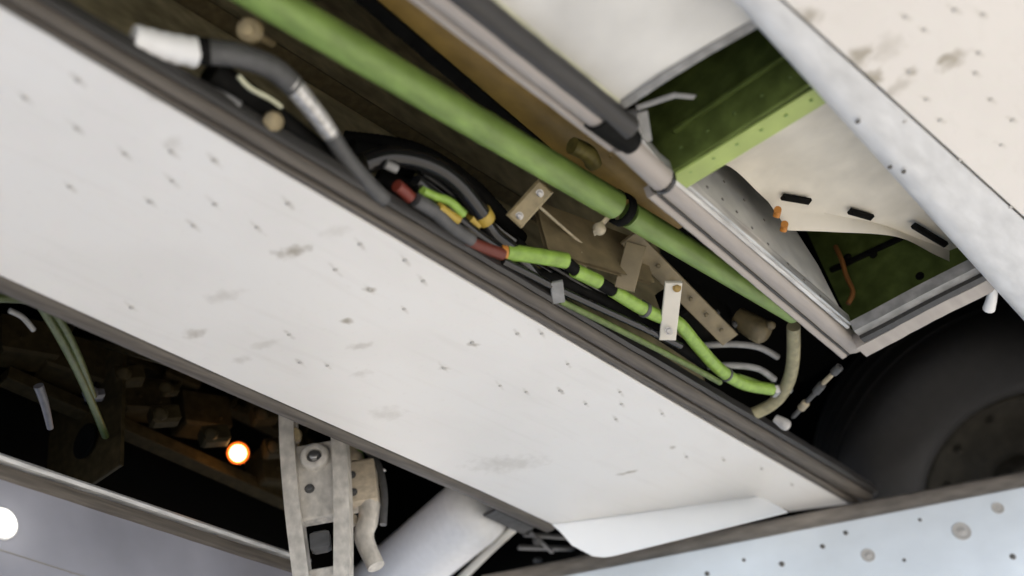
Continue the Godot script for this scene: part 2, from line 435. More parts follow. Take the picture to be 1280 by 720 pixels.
	M.bulb_lit = lit
	var lit3 := StandardMaterial3D.new()
	lit3.albedo_color = Color(0.8, 0.4, 0.1)
	lit3.emission_enabled = true
	lit3.emission = Color(1.0, 0.42, 0.10)
	lit3.emission_energy_multiplier = 0.14
	M.rim_lit = lit3
	var lit2 := StandardMaterial3D.new()  # white glow painted in place of a reflection on the grey door
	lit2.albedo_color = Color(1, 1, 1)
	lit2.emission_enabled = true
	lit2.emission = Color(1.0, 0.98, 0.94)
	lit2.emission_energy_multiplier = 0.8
	M.glare_lit = lit2


var rivet_mesh: Mesh


func rivet(parent: Node3D, at: Vector3, n: Vector3, r: float, m: Material, called := "rivet") -> void:
	if rivet_mesh == null:
		var st := mb()
		lathe(st, Vector3.ZERO, Vector3.UP, [[-0.3, 1.0], [0.06, 1.0], [0.22, 0.86], [0.3, 0.55], [0.32, 0.0]], 12)
		rivet_mesh = st.commit()
	var o := MeshInstance3D.new()
	o.name = called
	o.mesh = rivet_mesh
	o.material_override = m
	var y := n.normalized()
	var x := y.cross(Vector3.UP if absf(y.y) < 0.9 else Vector3.RIGHT).normalized()
	var off := Vector3.ZERO
	var p: Node = parent
	while p != self:
		off += (p as Node3D).position
		p = p.get_parent()
	o.transform = Transform3D(Basis(x * r, y * r, x.cross(y) * r), at - off)
	parent.add_child(o, true)


func bolt(parent: Node3D, at: Vector3, n: Vector3, r: float, m: Material) -> void:
	var st := mb()
	lathe(st, at, n, [[-0.2 * r, 1.35 * r], [0.15 * r, 1.35 * r], [0.17 * r, 0.9 * r]], 12)
	lathe(st, at, n, [[0.15 * r, r], [0.75 * r, r], [0.9 * r, 0.8 * r], [0.9 * r, 0.0]], 6)
	put("bolt", st, m, parent)


func clamp_on(parent: Node3D, at: Vector3, along: Vector3, r: float, w: float, m: Material, called := "clamp") -> MeshInstance3D:
	var st := mb()
	var d := along.normalized()
	lathe(st, at, d, [[-w / 2, r * 0.9], [-w / 2, r * 1.12], [-w / 2 + 0.002, r * 1.18], [w / 2 - 0.002, r * 1.18], [w / 2, r * 1.12], [w / 2, r * 0.9]], 16)
	box(st, frame(at + Vector3(0, r * 1.25, 0), d, Vector3.UP), Vector3(w, r * 0.5, r * 0.9), 0.001)
	return put(called, st, m, parent)


func _ready() -> void:
	rng.seed = 11
	lights_and_camera()
	make_materials()
	hull()
	centre_panel()
	seals()
	forward_panel()
	right_panel()
	frame_opening()
	long_bay()
	lower_bay()
	wheel_well()
	doors()


# ---------------------------------------------------------------- camera, sky, sun
func lights_and_camera() -> void:
	var cam := Camera3D.new()
	cam.name = "camera"
	var right := Vector3(0.64927, -0.18605, 0.73745)
	var down := Vector3(0.36270, -0.77652, -0.51523)
	var ahead := Vector3(0.66851, 0.60200, -0.43669)
	cam.transform = Transform3D(Basis(right, -down, -ahead), Vector3(0, 1.55, 0))
	cam.keep_aspect = Camera3D.KEEP_HEIGHT
	cam.fov = 28.84
	cam.near = 0.05
	cam.far = 2000.0
	# a handheld phone wide open: only the middle of the belly is in focus
	var lens := CameraAttributesPhysical.new()
	lens.frustum_focal_length = 46.67
	lens.frustum_focus_distance = 2.75
	lens.frustum_near = 0.05
	lens.frustum_far = 2000.0
	lens.exposure_aperture = 1.35
	cam.attributes = lens
	add_child(cam)
	cam.current = true
	var env := Environment.new()
	env.background_mode = Environment.BG_SKY
	var sm := ProceduralSkyMaterial.new()
	sm.sky_top_color = Color(0.38, 0.55, 0.82)
	sm.sky_horizon_color = Color(0.80, 0.87, 0.95)
	sm.sky_curve = 0.18
	sm.ground_bottom_color = Color(0.5, 0.5, 0.48)
	sm.ground_horizon_color = Color(0.75, 0.78, 0.8)
	sm.sky_energy_multiplier = 1.0
	var sky := Sky.new()
	sky.sky_material = sm
	env.sky = sky
	env.tonemap_mode = Environment.TONE_MAPPER_LINEAR
	env.tonemap_exposure = 4.5
	env.sdfgi_enabled = true
	env.ssao_enabled = true
	env.ssil_enabled = true
	var we := WorldEnvironment.new()
	we.name = "world_environment"
	we.environment = env
	add_child(we)
	var sun := DirectionalLight3D.new()
	sun.name = "sun"
	sun.light_energy = 1.3
	sun.light_color = Color(1.0, 0.95, 0.86)
	sun.light_angular_distance = 0.5
	sun.shadow_enabled = true
	add_child(sun)
	var towards_sun := Vector3(0.55, 0.95, 0.75).normalized()
	sun.look_at_from_position(Vector3.ZERO, -towards_sun, Vector3.UP)


# ---------------------------------------------------------------- setting
func hull() -> void:
	var st := mb()
	slab(st, rect(900, 900), -0.3, 0.0, 0.0)
	struct("ground", st, M.concrete)
	# outer skin away from the bays, as wide as the fuselage section that is built
	st = mb()
	slab(st, PackedVector2Array([Vector2(-0.9, -4.6), Vector2(5.6, -4.6), Vector2(5.6, -2.75), Vector2(-0.9, -2.75)]), BELLY, BELLY + 0.04, 0.004)
	slab(st, PackedVector2Array([Vector2(5.0, -2.74), Vector2(5.6, -2.74), Vector2(5.6, 1.2), Vector2(5.0, 1.2)]), BELLY, BELLY + 0.04, 0.004)
	slab(st, PackedVector2Array([Vector2(-0.9, -2.74), Vector2(-0.86, -2.74), Vector2(-0.86, 1.2), Vector2(-0.9, 1.2)]), BELLY, BELLY + 0.04, 0.004)
	struct("outer_skin", st, M.hull)
	# the barrel above: a rounded shell over all bays
	st = mb()
	var rows := []
	for x in [-0.9, 5.6]:
		var row := []
		for k in 33:
			var w := PI * k / 32.0
			row.append(Vector3(x, BELLY + 0.042 + 2.9 * pow(sin(w), 0.7), -1.7 + 2.9 * cos(w)))
		rows.append(row)
	rings(st, rows, false)
	cap(st, rows[0], Vector3.LEFT)
	cap(st, rows[1], Vector3.RIGHT)
	struct("fuselage_barrel", st, M.hull)


func wall(st: SurfaceTool, a: Vector3, b: Vector3, h: float, th := 0.02) -> void:
	var mid := (a + b) / 2.0
	var d := b - a
	box(st, frame(mid + Vector3(0, h / 2, 0), d, Vector3.UP), Vector3(d.length(), h, th), 0.002)


# ---------------------------------------------------------------- white panel between the two bays
func centre_panel() -> void:
	var blobs := []
	for s in SMUDGES:
		blobs.append([s[0].x, s[0].y, s[1], s[2], s[3], s[4]])
	var paint := dirty_paint(Color(0.715, 0.705, 0.675), 0.2, -1.95, 3.5, 0.95, 1400, 380, blobs, 4, 0.16, 2.0)
	var o := thing("belly_panel", "long white belly panel with dirt marks running diagonally across the middle", "belly panel", v(1.6, 0, -1.4))
	var st := mb()
	slab(st, PackedVector2Array([Vector2(-0.85, -1.54), Vector2(0.2, -1.61), Vector2(1.404, -1.708), Vector2(2.295, -1.772), Vector2(2.672, -1.806), Vector2(3.164, -1.342), Vector2(3.375, -1.338), Vector2(3.537, -1.188), Vector2(2.693, -1.170), Vector2(1.8, -1.140), Vector2(0.4, -1.092), Vector2(-0.85, -1.06)]), BELLY, BELLY + 0.03, 0.003)
	var skin := put("skin", st, paint, o)
	# the end of the panel turns down into a lip, coloured whiter for the sky light on it
	st = mb()
	var rows := []
	var p0 := v(2.672, 0, -1.806)
	var p1 := v(3.164, 0, -1.342)
	var q0 := v(2.701, -0.155, -1.728)
	var q1 := v(3.028, -0.155, -1.204)
	var n := 24
	for j in 9:
		var w := float(j) / 8.0
		var row := []
		for i in n + 1:
			var u := float(i) / n
			var top := p0.lerp(p1, u)
			var low := q0.lerp(q1, u)
			# rounded ends
			var e := 1.0
			if u < 0.12:
				e = sqrt(1.0 - pow(1.0 - u / 0.12, 2.0))
			var p := top.lerp(low, w * (0.55 + 0.45 * e))
			p.y += 0.006 * sin(w * PI)
			row.append(p)
		rows.append(row)
	rings(st, rows, false)
	var back := []
	for row in rows:
		var r2 := []
		for p in row:
			r2.append(p + Vector3(0.006, 0.010, -0.005))
		back.append(r2)
	rings(st, back, false)
	rings(st, [rows[-1], back[-1]], false)
	var lip := put("end_lip", st, M.lip, o)
	lip.set_meta("label", "bright rounded lip at the end of the white panel")
	for p in RIVETS:
		rivet(skin, v(p.x, -0.0005, p.y), Vector3.DOWN, rng.randf_range(0.0042, 0.0055), M.rivet)




# ---------------------------------------------------------------- rubber seals along the edges
func seals() -> void:
	var o := thing("rubber_seal", "brown grey ribbed rubber seal along the upper edge of the white panel", "rubber seal", v(1.9, 0, -1.11))
	# it widens from the front to its end
	var path := []
	var wide := []
	for i in 91:
		var x := lerpf(-0.8, 3.58, i / 90.0)
		path.append(v(x, 0, -1.082 - 0.031 * x if x > 0.4 else -1.0944))
		wide.append(clampf(0.050 + (x - 0.5) * 0.0172, 0.045, 0.098))
	for part in [["lower_bulb", M.rubber, [[0.0, 0.03], [0.0, 0.004], [0.06, -0.003], [0.22, -0.006], [0.30, -0.002], [0.31, 0.012], [0.31, 0.03]]], ["upper_bulb", M.rubber, [[0.33, 0.03], [0.32, 0.006], [0.40, -0.002], [0.56, -0.008], [0.70, -0.004], [0.78, 0.006], [0.79, 0.03]]], ["retainer_strip", M.rubber_dark, [[0.77, 0.04], [0.77, 0.014], [0.88, 0.008], [1.0, 0.014], [1.0, 0.04]]]]:
		var st2 := mb()
		strip(st2, path, part[2], Vector3.ZERO, 0.0006, true, wide)
		put(part[0], st2, part[1], o)
	var st := mb()
	strip(st, [v(-0.8, 0, -1.544), v(0.2, 0, -1.612), v(0.8, 0, -1.662), v(1.404, 0, -1.711), v(2.295, 0, -1.775), v(2.70, 0, -1.812)], [[-0.043, 0.028], [-0.042, 0.006], [-0.036, -0.002], [-0.016, -0.005], [-0.006, -0.003], [0.0, 0.003], [0.0, 0.028]], Vector3.ZERO, 0.0)
	solo("rubber_seal", st, M.rubber, "flat brown grey rubber strip along the lower edge of the white panel", "rubber seal")


# ---------------------------------------------------------------- panel and bulb seal above the long bay
func forward_panel() -> void:
	var o := thing("access_panel", "shaded plain white panel at the top, ending at the green frame opening", "access panel", v(0.6, 0, -0.46))
	var st := mb()
	slab(st, PackedVector2Array([Vector2(-0.85, -0.585), Vector2(1.425, -0.594), Vector2(1.468, -0.30), Vector2(-0.85, -0.27)]), BELLY + 0.012, BELLY + 0.035, 0.003)
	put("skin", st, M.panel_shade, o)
	st = mb()
	strip(st, line(v(-0.84, 0.01, -0.588), v(1.43, 0.01, -0.597), 40), [[-0.006, 0.012], [-0.006, -0.001], [0.0, -0.004], [0.006, -0.001], [0.006, 0.012]], Vector3.ZERO, 0.0006)
	put("sealant_bead", st, M.bead, o)
	st = mb()
	strip(st, [v(1.43, 0.012, -0.595), v(1.436, 0.008, -0.50), v(1.45, 0.012, -0.41), v(1.469, 0.012, -0.31)], [[-0.010, 0.01], [-0.010, -0.004], [0.0, -0.007], [0.010, -0.003], [0.010, 0.01]], Vector3.ZERO, 0.002)
	put("edge_sealant", st, M.grey, o)

	o = thing("bulb_seal", "thick dark grey bulb seal with a black end, beside the shaded top panel", "rubber seal", v(0.6, 0, -0.64))
	st = mb()
	strip(st, line(v(-0.8, 0, -0.630), v(1.46, 0, -0.636), 60), arc_profile(0.0, 0.0, 0.028, 0, 340, 17), Vector3.ZERO, 0.0006)
	put("bulb", st, M.rubber_pale, o)
	st = mb()
	strip(st, line(v(-0.8, 0.004, -0.668), v(1.50, 0.004, -0.674), 60), arc_profile(0.0, 0.0, 0.010, 0, 330, 11), Vector3.ZERO, 0.0006)
	put("side_lip", st, M.rubber_pale, o)
	st = mb()
	strip(st, line(v(-0.8, -0.010, -0.606), v(1.47, -0.010, -0.614), 60), arc_profile(0.0, 0.0, 0.024, 0, 330, 11), Vector3.ZERO, 0.0006)
	put("dark_edge", st, M.rubber_dark, o)
	st = mb()
	tube(st, [v(1.40, -0.002, -0.636), v(1.46, -0.003, -0.638), v(1.515, 0.0, -0.64)], 0.0335, 18, 0.01, 0.026)
	put("end_boot", st, M.black_matt, o)

	o = thing("seal_channel", "pale metal seal channel with a black joint ring, running on from the bulb seal", "seal channel", v(2.1, 0, -0.68))
	st = mb()
	tube(st, [v(1.50, 0.006, -0.652), v(1.58, 0.006, -0.658), v(1.66, 0.004, -0.664)], 0.027, 18, 0.01)
	put("sleeve", st, M.rubber_pale, o)
	st = mb()
	lathe(st, v(1.665, 0.003, -0.665), Vector3(1, 0, -0.05), [[-0.006, 0.02], [-0.006, 0.029], [0.0, 0.031], [0.006, 0.029], [0.006, 0.02]], 18)
	put("joint_ring", st, M.black, o)
	st = mb()
	strip(st, line(v(1.68, 0.0, -0.672), v(2.66, 0.0, -0.717), 40), [[-0.044, 0.03], [-0.044, 0.004], [-0.040, -0.002], [-0.030, -0.002], [-0.024, 0.004], [-0.016, 0.001], [0.0, -0.005], [0.012, -0.006], [0.022, -0.002], [0.026, 0.006], [0.026, 0.03]], Vector3.ZERO, 0.0005)
	put("channel", st, M.rubber_pale, o)
	st = mb()
	strip(st, line(v(1.68, 0.0, -0.694), v(2.655, 0.0, -0.738), 40), [[-0.003, 0.03], [-0.003, 0.0005], [-0.001, -0.0025], [0.002, -0.0025], [0.004, 0.0005], [0.004, 0.03]], Vector3.ZERO, 0.0003)
	put("channel_groove", st, M.rubber_dark, o)

	st = mb()
	strip(st, [v(1.475, 0.006, -0.603), v(1.53, 0.004, -0.632), v(1.62, 0.002, -0.645), v(1.75, 0.0, -0.646), v(2.53, 0.0, -0.672)], [[-0.010, 0.03], [-0.010, 0.0], [-0.006, -0.005], [0.002, -0.004], [0.004, 0.001], [0.010, 0.0], [0.012, 0.03]], Vector3.ZERO, 0.0)
	solo("metal_rail", st, M.rail, "thin bright silver rail along the upper side of the seal channel", "metal rail")


# ---------------------------------------------------------------- fairing panel on the right with a rounded edge
func right_panel() -> void:
	var blobs := []
	for s in STAINS:
		blobs.append([s[0].x, s[0].y, s[1], s[2], s[3], s[4]])
	var paint := dirty_paint(Color(0.64, 0.615, 0.575), 0.9, -0.45, 3.3, 1.25, 1320, 500, blobs, 12, 0.15, 8.0)
	var o := thing("fairing_panel", "pinkish white fairing panel with brown stains and a rounded pale edge at the upper right", "fairing panel", v(1.9, -0.08, 0.3))
	var st := mb()
	var h := BELLY - 0.08
	slab(st, PackedVector2Array([Vector2(-0.85, -0.44), Vector2(1.37, -0.236), Vector2(2.351, -0.169), Vector2(4.4, -0.03), Vector2(4.4, 1.2), Vector2(-0.85, 1.2)]), h, h + 0.03, 0.0015)
	var skin := put("skin", st, paint, o)
	# the rounded leading strip: from the seam out to the edge and up
	st = mb()
	var rows := []
	for i in 41:
		var x := lerpf(-0.85, 4.4, i / 40.0)
		var seam := -0.2395 + (x - 1.37) * 0.0683
		var edge := -0.302 - (x - 1.299) * 0.0235
		var row := []
		var r := 0.055
		row.append(Vector3(x, h + 0.03, seam - 0.0015))
		row.append(Vector3(x, h + 0.0015, seam - 0.0015))
		row.append(Vector3(x, h, seam - 0.0026))
		var flat := minf(seam - 0.008, edge + r)
		for k in 13:
			var w := PI * k / 12.0
			row.append(Vector3(x, h + r * 0.75 * (1.0 - cos(w)), flat - (flat - edge) * sin(w)))
		rows.append(row)
	rings(st, rows, false)
	cap(st, rows[0], Vector3.LEFT)
	cap(st, rows[-1], Vector3.RIGHT)
	put("rounded_edge", st, M.edge_paint, o)
	for p in FAIRING_RIVETS:
		rivet(skin, v(p.x, -0.0805, p.y), Vector3.DOWN, rng.randf_range(0.004, 0.0055), M.rivet)
	for p in [v(1.933, -0.080, -0.291), v(1.972, -0.080, -0.278), v(1.753, -0.080, -0.275)]:
		var q: Vector3 = p
		bolt(o, Vector3(q.x, h - 0.0005, q.z - 0.01), Vector3.DOWN, 0.004, M.rivet_dark)


# ---------------------------------------------------------------- opening with the green frames between the two top panels
func frame_opening() -> void:
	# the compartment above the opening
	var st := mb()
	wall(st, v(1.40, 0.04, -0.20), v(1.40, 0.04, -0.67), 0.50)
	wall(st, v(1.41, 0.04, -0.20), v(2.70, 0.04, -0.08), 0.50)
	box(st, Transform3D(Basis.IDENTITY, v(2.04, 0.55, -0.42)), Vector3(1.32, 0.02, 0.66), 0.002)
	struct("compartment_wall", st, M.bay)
	var o := thing("frame_beam", "green frame beam with a light green flange crossing the opening", "frame beam", v(1.66, 0, -0.48))
	st = mb()
	bar(st, v(1.665, 0.17, -0.655), v(1.665, 0.15, -0.27), 0.012, 0.33)
	put("web", st, M.green_dark, o)
	st = mb()
	bar(st, v(1.693, 0.002, -0.652), v(1.713, -0.008, -0.27), 0.056, 0.008)
	put("flange", st, M.green_flange, o)
	for k in 6:
		rivet(o, v(1.685 + k * 0.004, -0.0025 - k * 0.002, -0.61 + k * 0.055), Vector3.DOWN, 0.004, M.green)
	for k in 5:
		rivet(o, v(1.6585, 0.045 - k * 0.004, -0.60 + k * 0.065), Vector3(-1, 0, 0), 0.0045, M.green_olive)
	st = mb()
	bar(st, v(1.655, 0.09, -0.60), v(1.645, 0.07, -0.30), 0.012, 0.012)
	put("stiffener", st, M.green_dark, o)

	o = thing("bonding_clip", "small grey bent clip at the black corner of the green opening", "clip", v(1.5, 0.02, -0.55))
	st = mb()
	bar(st, v(1.478, 0.030, -0.590), v(1.513, 0.030, -0.517), 0.014, 0.006)
	bar(st, v(1.512, 0.030, -0.520), v(1.563, 0.045, -0.502), 0.012, 0.006)
	put("strap", st, M.grey, o)
	st = mb()
	bar(st, v(1.493, 0.030, -0.591), v(1.559, 0.020, -0.630), 0.03, 0.006)
	put("foot", st, M.grey, o)

	o = thing("gusset_plate", "grey triangular side plate with small dark rivets, beside the silver rail", "side plate", v(2.1, 0.1, -0.66))
	st = mb()
	var xf := Transform3D(Basis(Vector3(1, 0, -0.012).normalized(), Vector3(0, 0, 1), Vector3(0, 1, 0)), v(0, 0, -0.638))
	slab(st, PackedVector2Array([Vector2(1.70, 0.03), Vector2(2.06, 0.318), Vector2(2.15, 0.325), Vector2(2.41, 0.262), Vector2(2.47, 0.17), Vector2(2.49, 0.012)]), 0.0, 0.006, 0.001, xf)
	var plate := put("plate", st, M.grey_plate, o)
	for q in GUSSET_RIVETS:
		rivet(plate, q, Vector3(0, 0, 1), 0.004, M.rivet_dark)

	o = thing("curved_liner", "cream curved liner panel with three dark slots inside the opening", "liner panel", v(2.1, 0.15, -0.45))
	st = mb()
	var rows := []
	var up_edge := [v(1.823, 0.100, -0.602), v(1.816, 0.100, -0.520), v(1.801, 0.090, -0.423), v(1.791, 0.090, -0.310)]
	var mid_edge := [v(2.041, 0.150, -0.606), v(2.150, 0.150, -0.524), v(2.334, 0.130, -0.428), v(2.587, 0.110, -0.330)]
	var low_edge := [v(2.108, 0.155, -0.610), v(2.221, 0.155, -0.561), v(2.406, 0.135, -0.461), v(2.724, 0.115, -0.361)]
	var hem := [v(2.208, 0.125, -0.623), v(2.304, 0.120, -0.552), v(2.447, 0.105, -0.448), v(2.747, 0.085, -0.373)]
	var a4 := smooth_path(up_edge, 0.02)
	for r in [up_edge, mid_edge, low_edge, hem]:
		var pts := []
		var c := Curve3D.new()
		for p in r:
			c.add_point(p)
		for k in 21:
			pts.append(c.sample_baked(c.get_baked_length() * k / 20.0, true))
		rows.append(pts)
	var fine := []
	for i in rows.size() - 1:
		var steps: int = [10, 2, 4][i]
		for k in steps:
			var w := float(k) / steps
			var row := []
			for j in 21:
				var p: Vector3 = rows[i][j].lerp(rows[i + 1][j], w)
				if i == 0:
					p.y += 0.03 * sin(w * PI)
				row.append(p)
			fine.append(row)
	fine.append(rows[-1])
	rings(st, fine, false)
	var back := []
	for row in fine:
		var r2 := []
		for p in row:
			r2.append(p + Vector3(0.002, 0.005, 0))
		back.append(r2)
	rings(st, back, false)
	rings(st, [fine[-1], back[-1]], false)
	var liner := put("liner", st, M.cream, o)
	for q in [[v(2.104, 0.140, -0.573), v(2.177, 0.140, -0.538)], [v(2.283, 0.130, -0.487), v(2.349, 0.125, -0.460)], [v(2.444, 0.105, -0.398), v(2.580, 0.095, -0.374)]]:
		st = mb()
		bar(st, q[0], q[1], 0.016, 0.02, Vector3.UP, 0.006)
		put("slot", st, M.black_matt, liner)
	var k2 := 0
	for q in [v(2.109, 0.120, -0.597), v(2.165, 0.115, -0.612)]:
		st = mb()
		tube(st, [q, q + Vector3(0.012, 0.004, -0.006), q + Vector3(0.02, 0.0, -0.016)], 0.009, 10, 0.005)
		solo("orange_plug", st, M.orange, ["upper orange plug beside the first dark slot of the cream liner", "lower orange plug at the corner of the cream liner"][k2], "plug")
		k2 += 1

	o = thing("green_bulkhead", "dark green bulkhead seen through the small lower opening", "bulkhead", v(2.64, 0.2, -0.5))
	st = mb()
	bar(st, v(2.66, 0.24, -0.70), v(2.66, 0.24, -0.16), 0.012, 0.46)
	put("plate", st, M.green_dark, o)
	st = mb()
	bar(st, v(2.652, 0.255, -0.685), v(2.652, 0.225, -0.45), 0.012, 0.016)
	put("stiffener", st, M.black_matt, o)
	for q in [v(2.655, 0.230, -0.561), v(2.655, 0.265, -0.627), v(2.655, 0.098, -0.479)]:
		bolt(o, q, Vector3(-1, 0, 0), 0.009, M.black_matt)
	o = thing("orange_wire", "short dim orange wire loop at the left side of the green bulkhead", "wire", v(2.6, 0.1, -0.66))
	st = mb()
	tube(st, [v(2.610, 0.288, -0.634), v(2.600, 0.232, -0.632), v(2.600, 0.180, -0.639), v(2.590, 0.120, -0.639), v(2.580, 0.090, -0.662)], 0.007, 8, 0.01)
	put("loop", st, M.orange_dim, o)

	# sill at the far side: light strip, dark groove, dirty bulb
	o = thing("sill_seal", "light grey and pinkish double seal across the far end of the green opening", "rubber seal", v(2.58, 0, -0.5))
	var path := [v(2.515, 0.0, -0.66), v(2.522, 0.0, -0.58), v(2.535, 0.004, -0.47), v(2.553, 0.006, -0.33), v(2.57, 0.008, -0.16)]
	st = mb()
	strip(st, smooth_path(path, 0.02), [[-0.004, 0.03], [-0.004, 0.0], [0.002, -0.003], [0.024, -0.003], [0.030, 0.0], [0.030, 0.03]], Vector3(1, 0, -0.06), 0.0)
	put("light_strip", st, M.grey, o)
	st = mb()
	strip(st, smooth_path(path, 0.02), [[0.031, 0.04], [0.031, 0.010], [0.058, 0.010], [0.058, 0.04]], Vector3(1, 0, -0.06), 0.0)
	put("groove", st, M.rubber_dark, o)
	st = mb()
	strip(st, smooth_path([v(2.517, 0.0, -0.685), v(2.522, 0.0, -0.60), v(2.535, 0.004, -0.47), v(2.553, 0.006, -0.33), v(2.57, 0.008, -0.16)], 0.02), [[0.060, 0.04], [0.060, 0.004], [0.068, -0.006], [0.090, -0.010], [0.112, -0.004], [0.122, 0.008], [0.124, 0.04]], Vector3(1, 0, -0.06), 0.0008)
	put("dirty_bulb", st, M.rubber_pale, o)
	st = mb()
	bar(st, v(2.680, 0.000, -0.707), v(2.669, 0.012, -0.614), 0.03, 0.012)
	solo("green_bracket", st, M.green_flange, "small light green bracket under the corner where two pale seals meet", "bracket")


# ---------------------------------------------------------------- long bay with pipes and cables
func long_bay() -> void:
	var st := mb()
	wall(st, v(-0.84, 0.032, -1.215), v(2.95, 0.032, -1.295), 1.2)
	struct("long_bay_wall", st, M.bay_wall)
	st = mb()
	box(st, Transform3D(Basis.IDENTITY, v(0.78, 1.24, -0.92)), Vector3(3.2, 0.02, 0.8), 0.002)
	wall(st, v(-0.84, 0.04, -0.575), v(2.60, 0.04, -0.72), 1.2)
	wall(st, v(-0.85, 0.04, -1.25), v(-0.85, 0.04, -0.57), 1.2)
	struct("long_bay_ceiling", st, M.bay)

	var o := thing("longeron", "golden brown longeron between the green pipe and the grey bulb seal", "longeron", v(1.2, 0.35, -0.85))
	st = mb()
	var g0 := v(0.919, 0.300, -0.791)
	var g1 := v(1.855, 0.300, -0.860)
	strip(st, line(g0 + (g0 - g1) * 0.25, g1 + (g1 - g0) * 0.35, 24), [[-0.055, 0.06], [-0.055, 0.002], [-0.052, 0.0], [0.046, 0.0], [0.05, 0.004], [0.05, 0.06]], Vector3.ZERO, 0.0)
	put("beam", st, M.gold, o)
	st = mb()
	bar(st, g0 + Vector3(0, 0.03, -0.075), g1 + Vector3(0, 0.03, -0.075), 0.03, 0.05)
	put("channel", st, M.black_matt, o)  # black bar drawn for the shadowed strip beside the beam
	for k in 9:
		var at := g0.lerp(g1, 0.12 + k * 0.105)
		rivet(o, at + Vector3(0, 0, 0.03), Vector3.DOWN, 0.006, M.gold)
	st = mb()
	strip(st, line(v(-0.8, 0.44, -1.20), v(2.45, 0.62, -1.272), 20), [[0.0, 0.02], [0.0, -0.02], [0.008, -0.022], [0.045, -0.022], [0.045, -0.016], [0.010, -0.012], [0.008, 0.02]], Vector3.ZERO, 0.0)
	solo("stringer", st, M.tan_dim, "thin stringer with a pale edge along the brown bay wall, below the green pipe", "stringer")
	st = mb()
	strip(st, line(v(-0.8, 0.20, -1.20), v(0.92, 0.27, -1.24), 20), [[0.0, 0.02], [0.0, -0.02], [0.008, -0.022], [0.035, -0.022], [0.035, -0.016], [0.010, -0.012], [0.008, 0.02]], Vector3.ZERO, 0.0)
	solo("stringer", st, M.tan_dim, "thin stringer on the bay wall above the white wrapped connector at upper left", "stringer")

	# the large green pipe
	o = thing("green_pipe", "long straight light green pipe running the length of the bay", "pipe", v(1.6, 0.13, -0.86))
	st = mb()
	var pa := v(0.699, 0.120, -0.901)
	var pb := v(1.767, 0.120, -0.834)
	var pc := v(1.819, 0.118, -0.832)
	var pd := v(2.454, 0.070, -0.768)
	tube(st, [pa + (pa - pb) * 0.6, pa, pb], 0.034, 20, 0.05)
	put("upper_length", st, M.green, o)
	st = mb()
	tube(st, [pc, pc.lerp(pd, 0.5), pd], 0.031, 20, 0.05, 0.027)
	put("lower_length", st, M.green, o)
	clamp_on(o, (pb + pc) / 2.0, pb - pa, 0.033, 0.02, M.black_matt, "coupling")
	
	for w in [0.30, 0.62]:
		st = mb()
		var at := pa.lerp(pb, w)
		var dr := (pb - pa).normalized()
		tube(st, [at - dr * 0.012, at + dr * 0.012], 0.0348, 20, 0.01)
		put("tape_band", st, M.green, o)
	# hanger between pipe and channel
	st = mb()
	bar(st, v(1.780, 0.120, -0.844), v(1.751, 0.070, -0.897), 0.018, 0.006)
	lathe(st, v(1.757, 0.075, -0.883), Vector3(0, -1, 0), [[-0.01, 0.014], [0.004, 0.014], [0.010, 0.009], [0.011, 0.0]], 14)
	solo("pipe_hanger", st, M.beige, "small pale hanger fitting under the joint of the green pipe", "hanger")
	st = mb()
	tube(st, [v(1.617, 0.200, -0.816), v(1.666, 0.200, -0.809), v(1.703, 0.200, -0.822)], 0.02, 10, 0.01)
	solo("yellow_fitting", st, M.yellow_dim, "small dull yellow fitting between the green pipe and the dark bulb seal", "fitting")

	# white wrapped connector and black elbow hose at upper left
	o = thing("wrapped_connector", "short connector wrapped in white tape at the upper left", "connector", v(0.736, 0.060, -1.043))
	st = mb()
	tube(st, [v(0.680, 0.050, -1.057), v(0.730, 0.055, -1.043), v(0.783, 0.060, -1.022)], 0.025, 18, 0.01, 0.027, 0.0018)
	put("tape_wrap", st, M.white, o)
	st = mb()
	tube(st, [v(0.777, 0.060, -1.023), v(0.797, 0.062, -1.008)], 0.024, 16, 0.01)
	put("collar", st, M.black_matt, o)
	o = thing("elbow_hose", "dark grey elbow hose with a bare metal length bending down to the seal", "hose", v(0.928, 0.080, -0.980))
	st = mb()
	tube(st, [v(0.790, 0.062, -1.014), v(0.852, 0.080, -0.995), v(0.917, 0.090, -0.988), v(0.972, 0.085, -0.993)], 0.023, 18, 0.004, 0.022, 0.0010)
	put("upper_hose", st, M.grey_dark, o)
	st = mb()
	tube(st, [v(0.959, 0.086, -0.990), v(1.030, 0.075, -1.009), v(1.093, 0.065, -1.030)], 0.0205, 18, 0.01, 0.0175)
	put("metal_sleeve", st, M.sleeve_metal, o)
	st = mb()
	tube(st, [v(1.085, 0.066, -1.027), v(1.148, 0.050, -1.049), v(1.210, 0.025, -1.058), v(1.257, 0.020, -1.067)], 0.018, 16, 0.004, 0.018, 0.0012)
	put("lower_hose", st, M.grey_dark, o)
	st = mb()
	lathe(st, v(0.862, 0.140, -0.977), Vector3(-0.6, -0.7, 0.4), [[-0.22, 0.009], [-0.035, 0.009], [-0.03, 0.018], [0.0, 0.024], [0.004, 0.020], [0.012, 0.020], [0.013, 0.012], [0.022, 0.011], [0.023, 0.0]], 16)
	solo("knob", st, M.tan, "dull tan knob above the dark elbow hose", "knob")
	st = mb()
	lathe(st, v(0.962, 0.030, -1.046), Vector3(-0.5, -0.8, 0.4), [[-0.20, 0.008], [-0.04, 0.008], [-0.035, 0.015], [-0.005, 0.019], [0.0, 0.016], [0.010, 0.016], [0.011, 0.010], [0.018, 0.009], [0.019, 0.0]], 16)
	solo("knob", st, M.tan, "orange tan knob between the elbow hose and the ribbed seal", "knob")
	st = mb()
	tube(st, [v(0.861, 0.050, -1.013), v(0.890, 0.045, -1.019), v(0.937, 0.050, -1.020), v(0.964, 0.050, -1.023)], 0.0045, 8, 0.01)
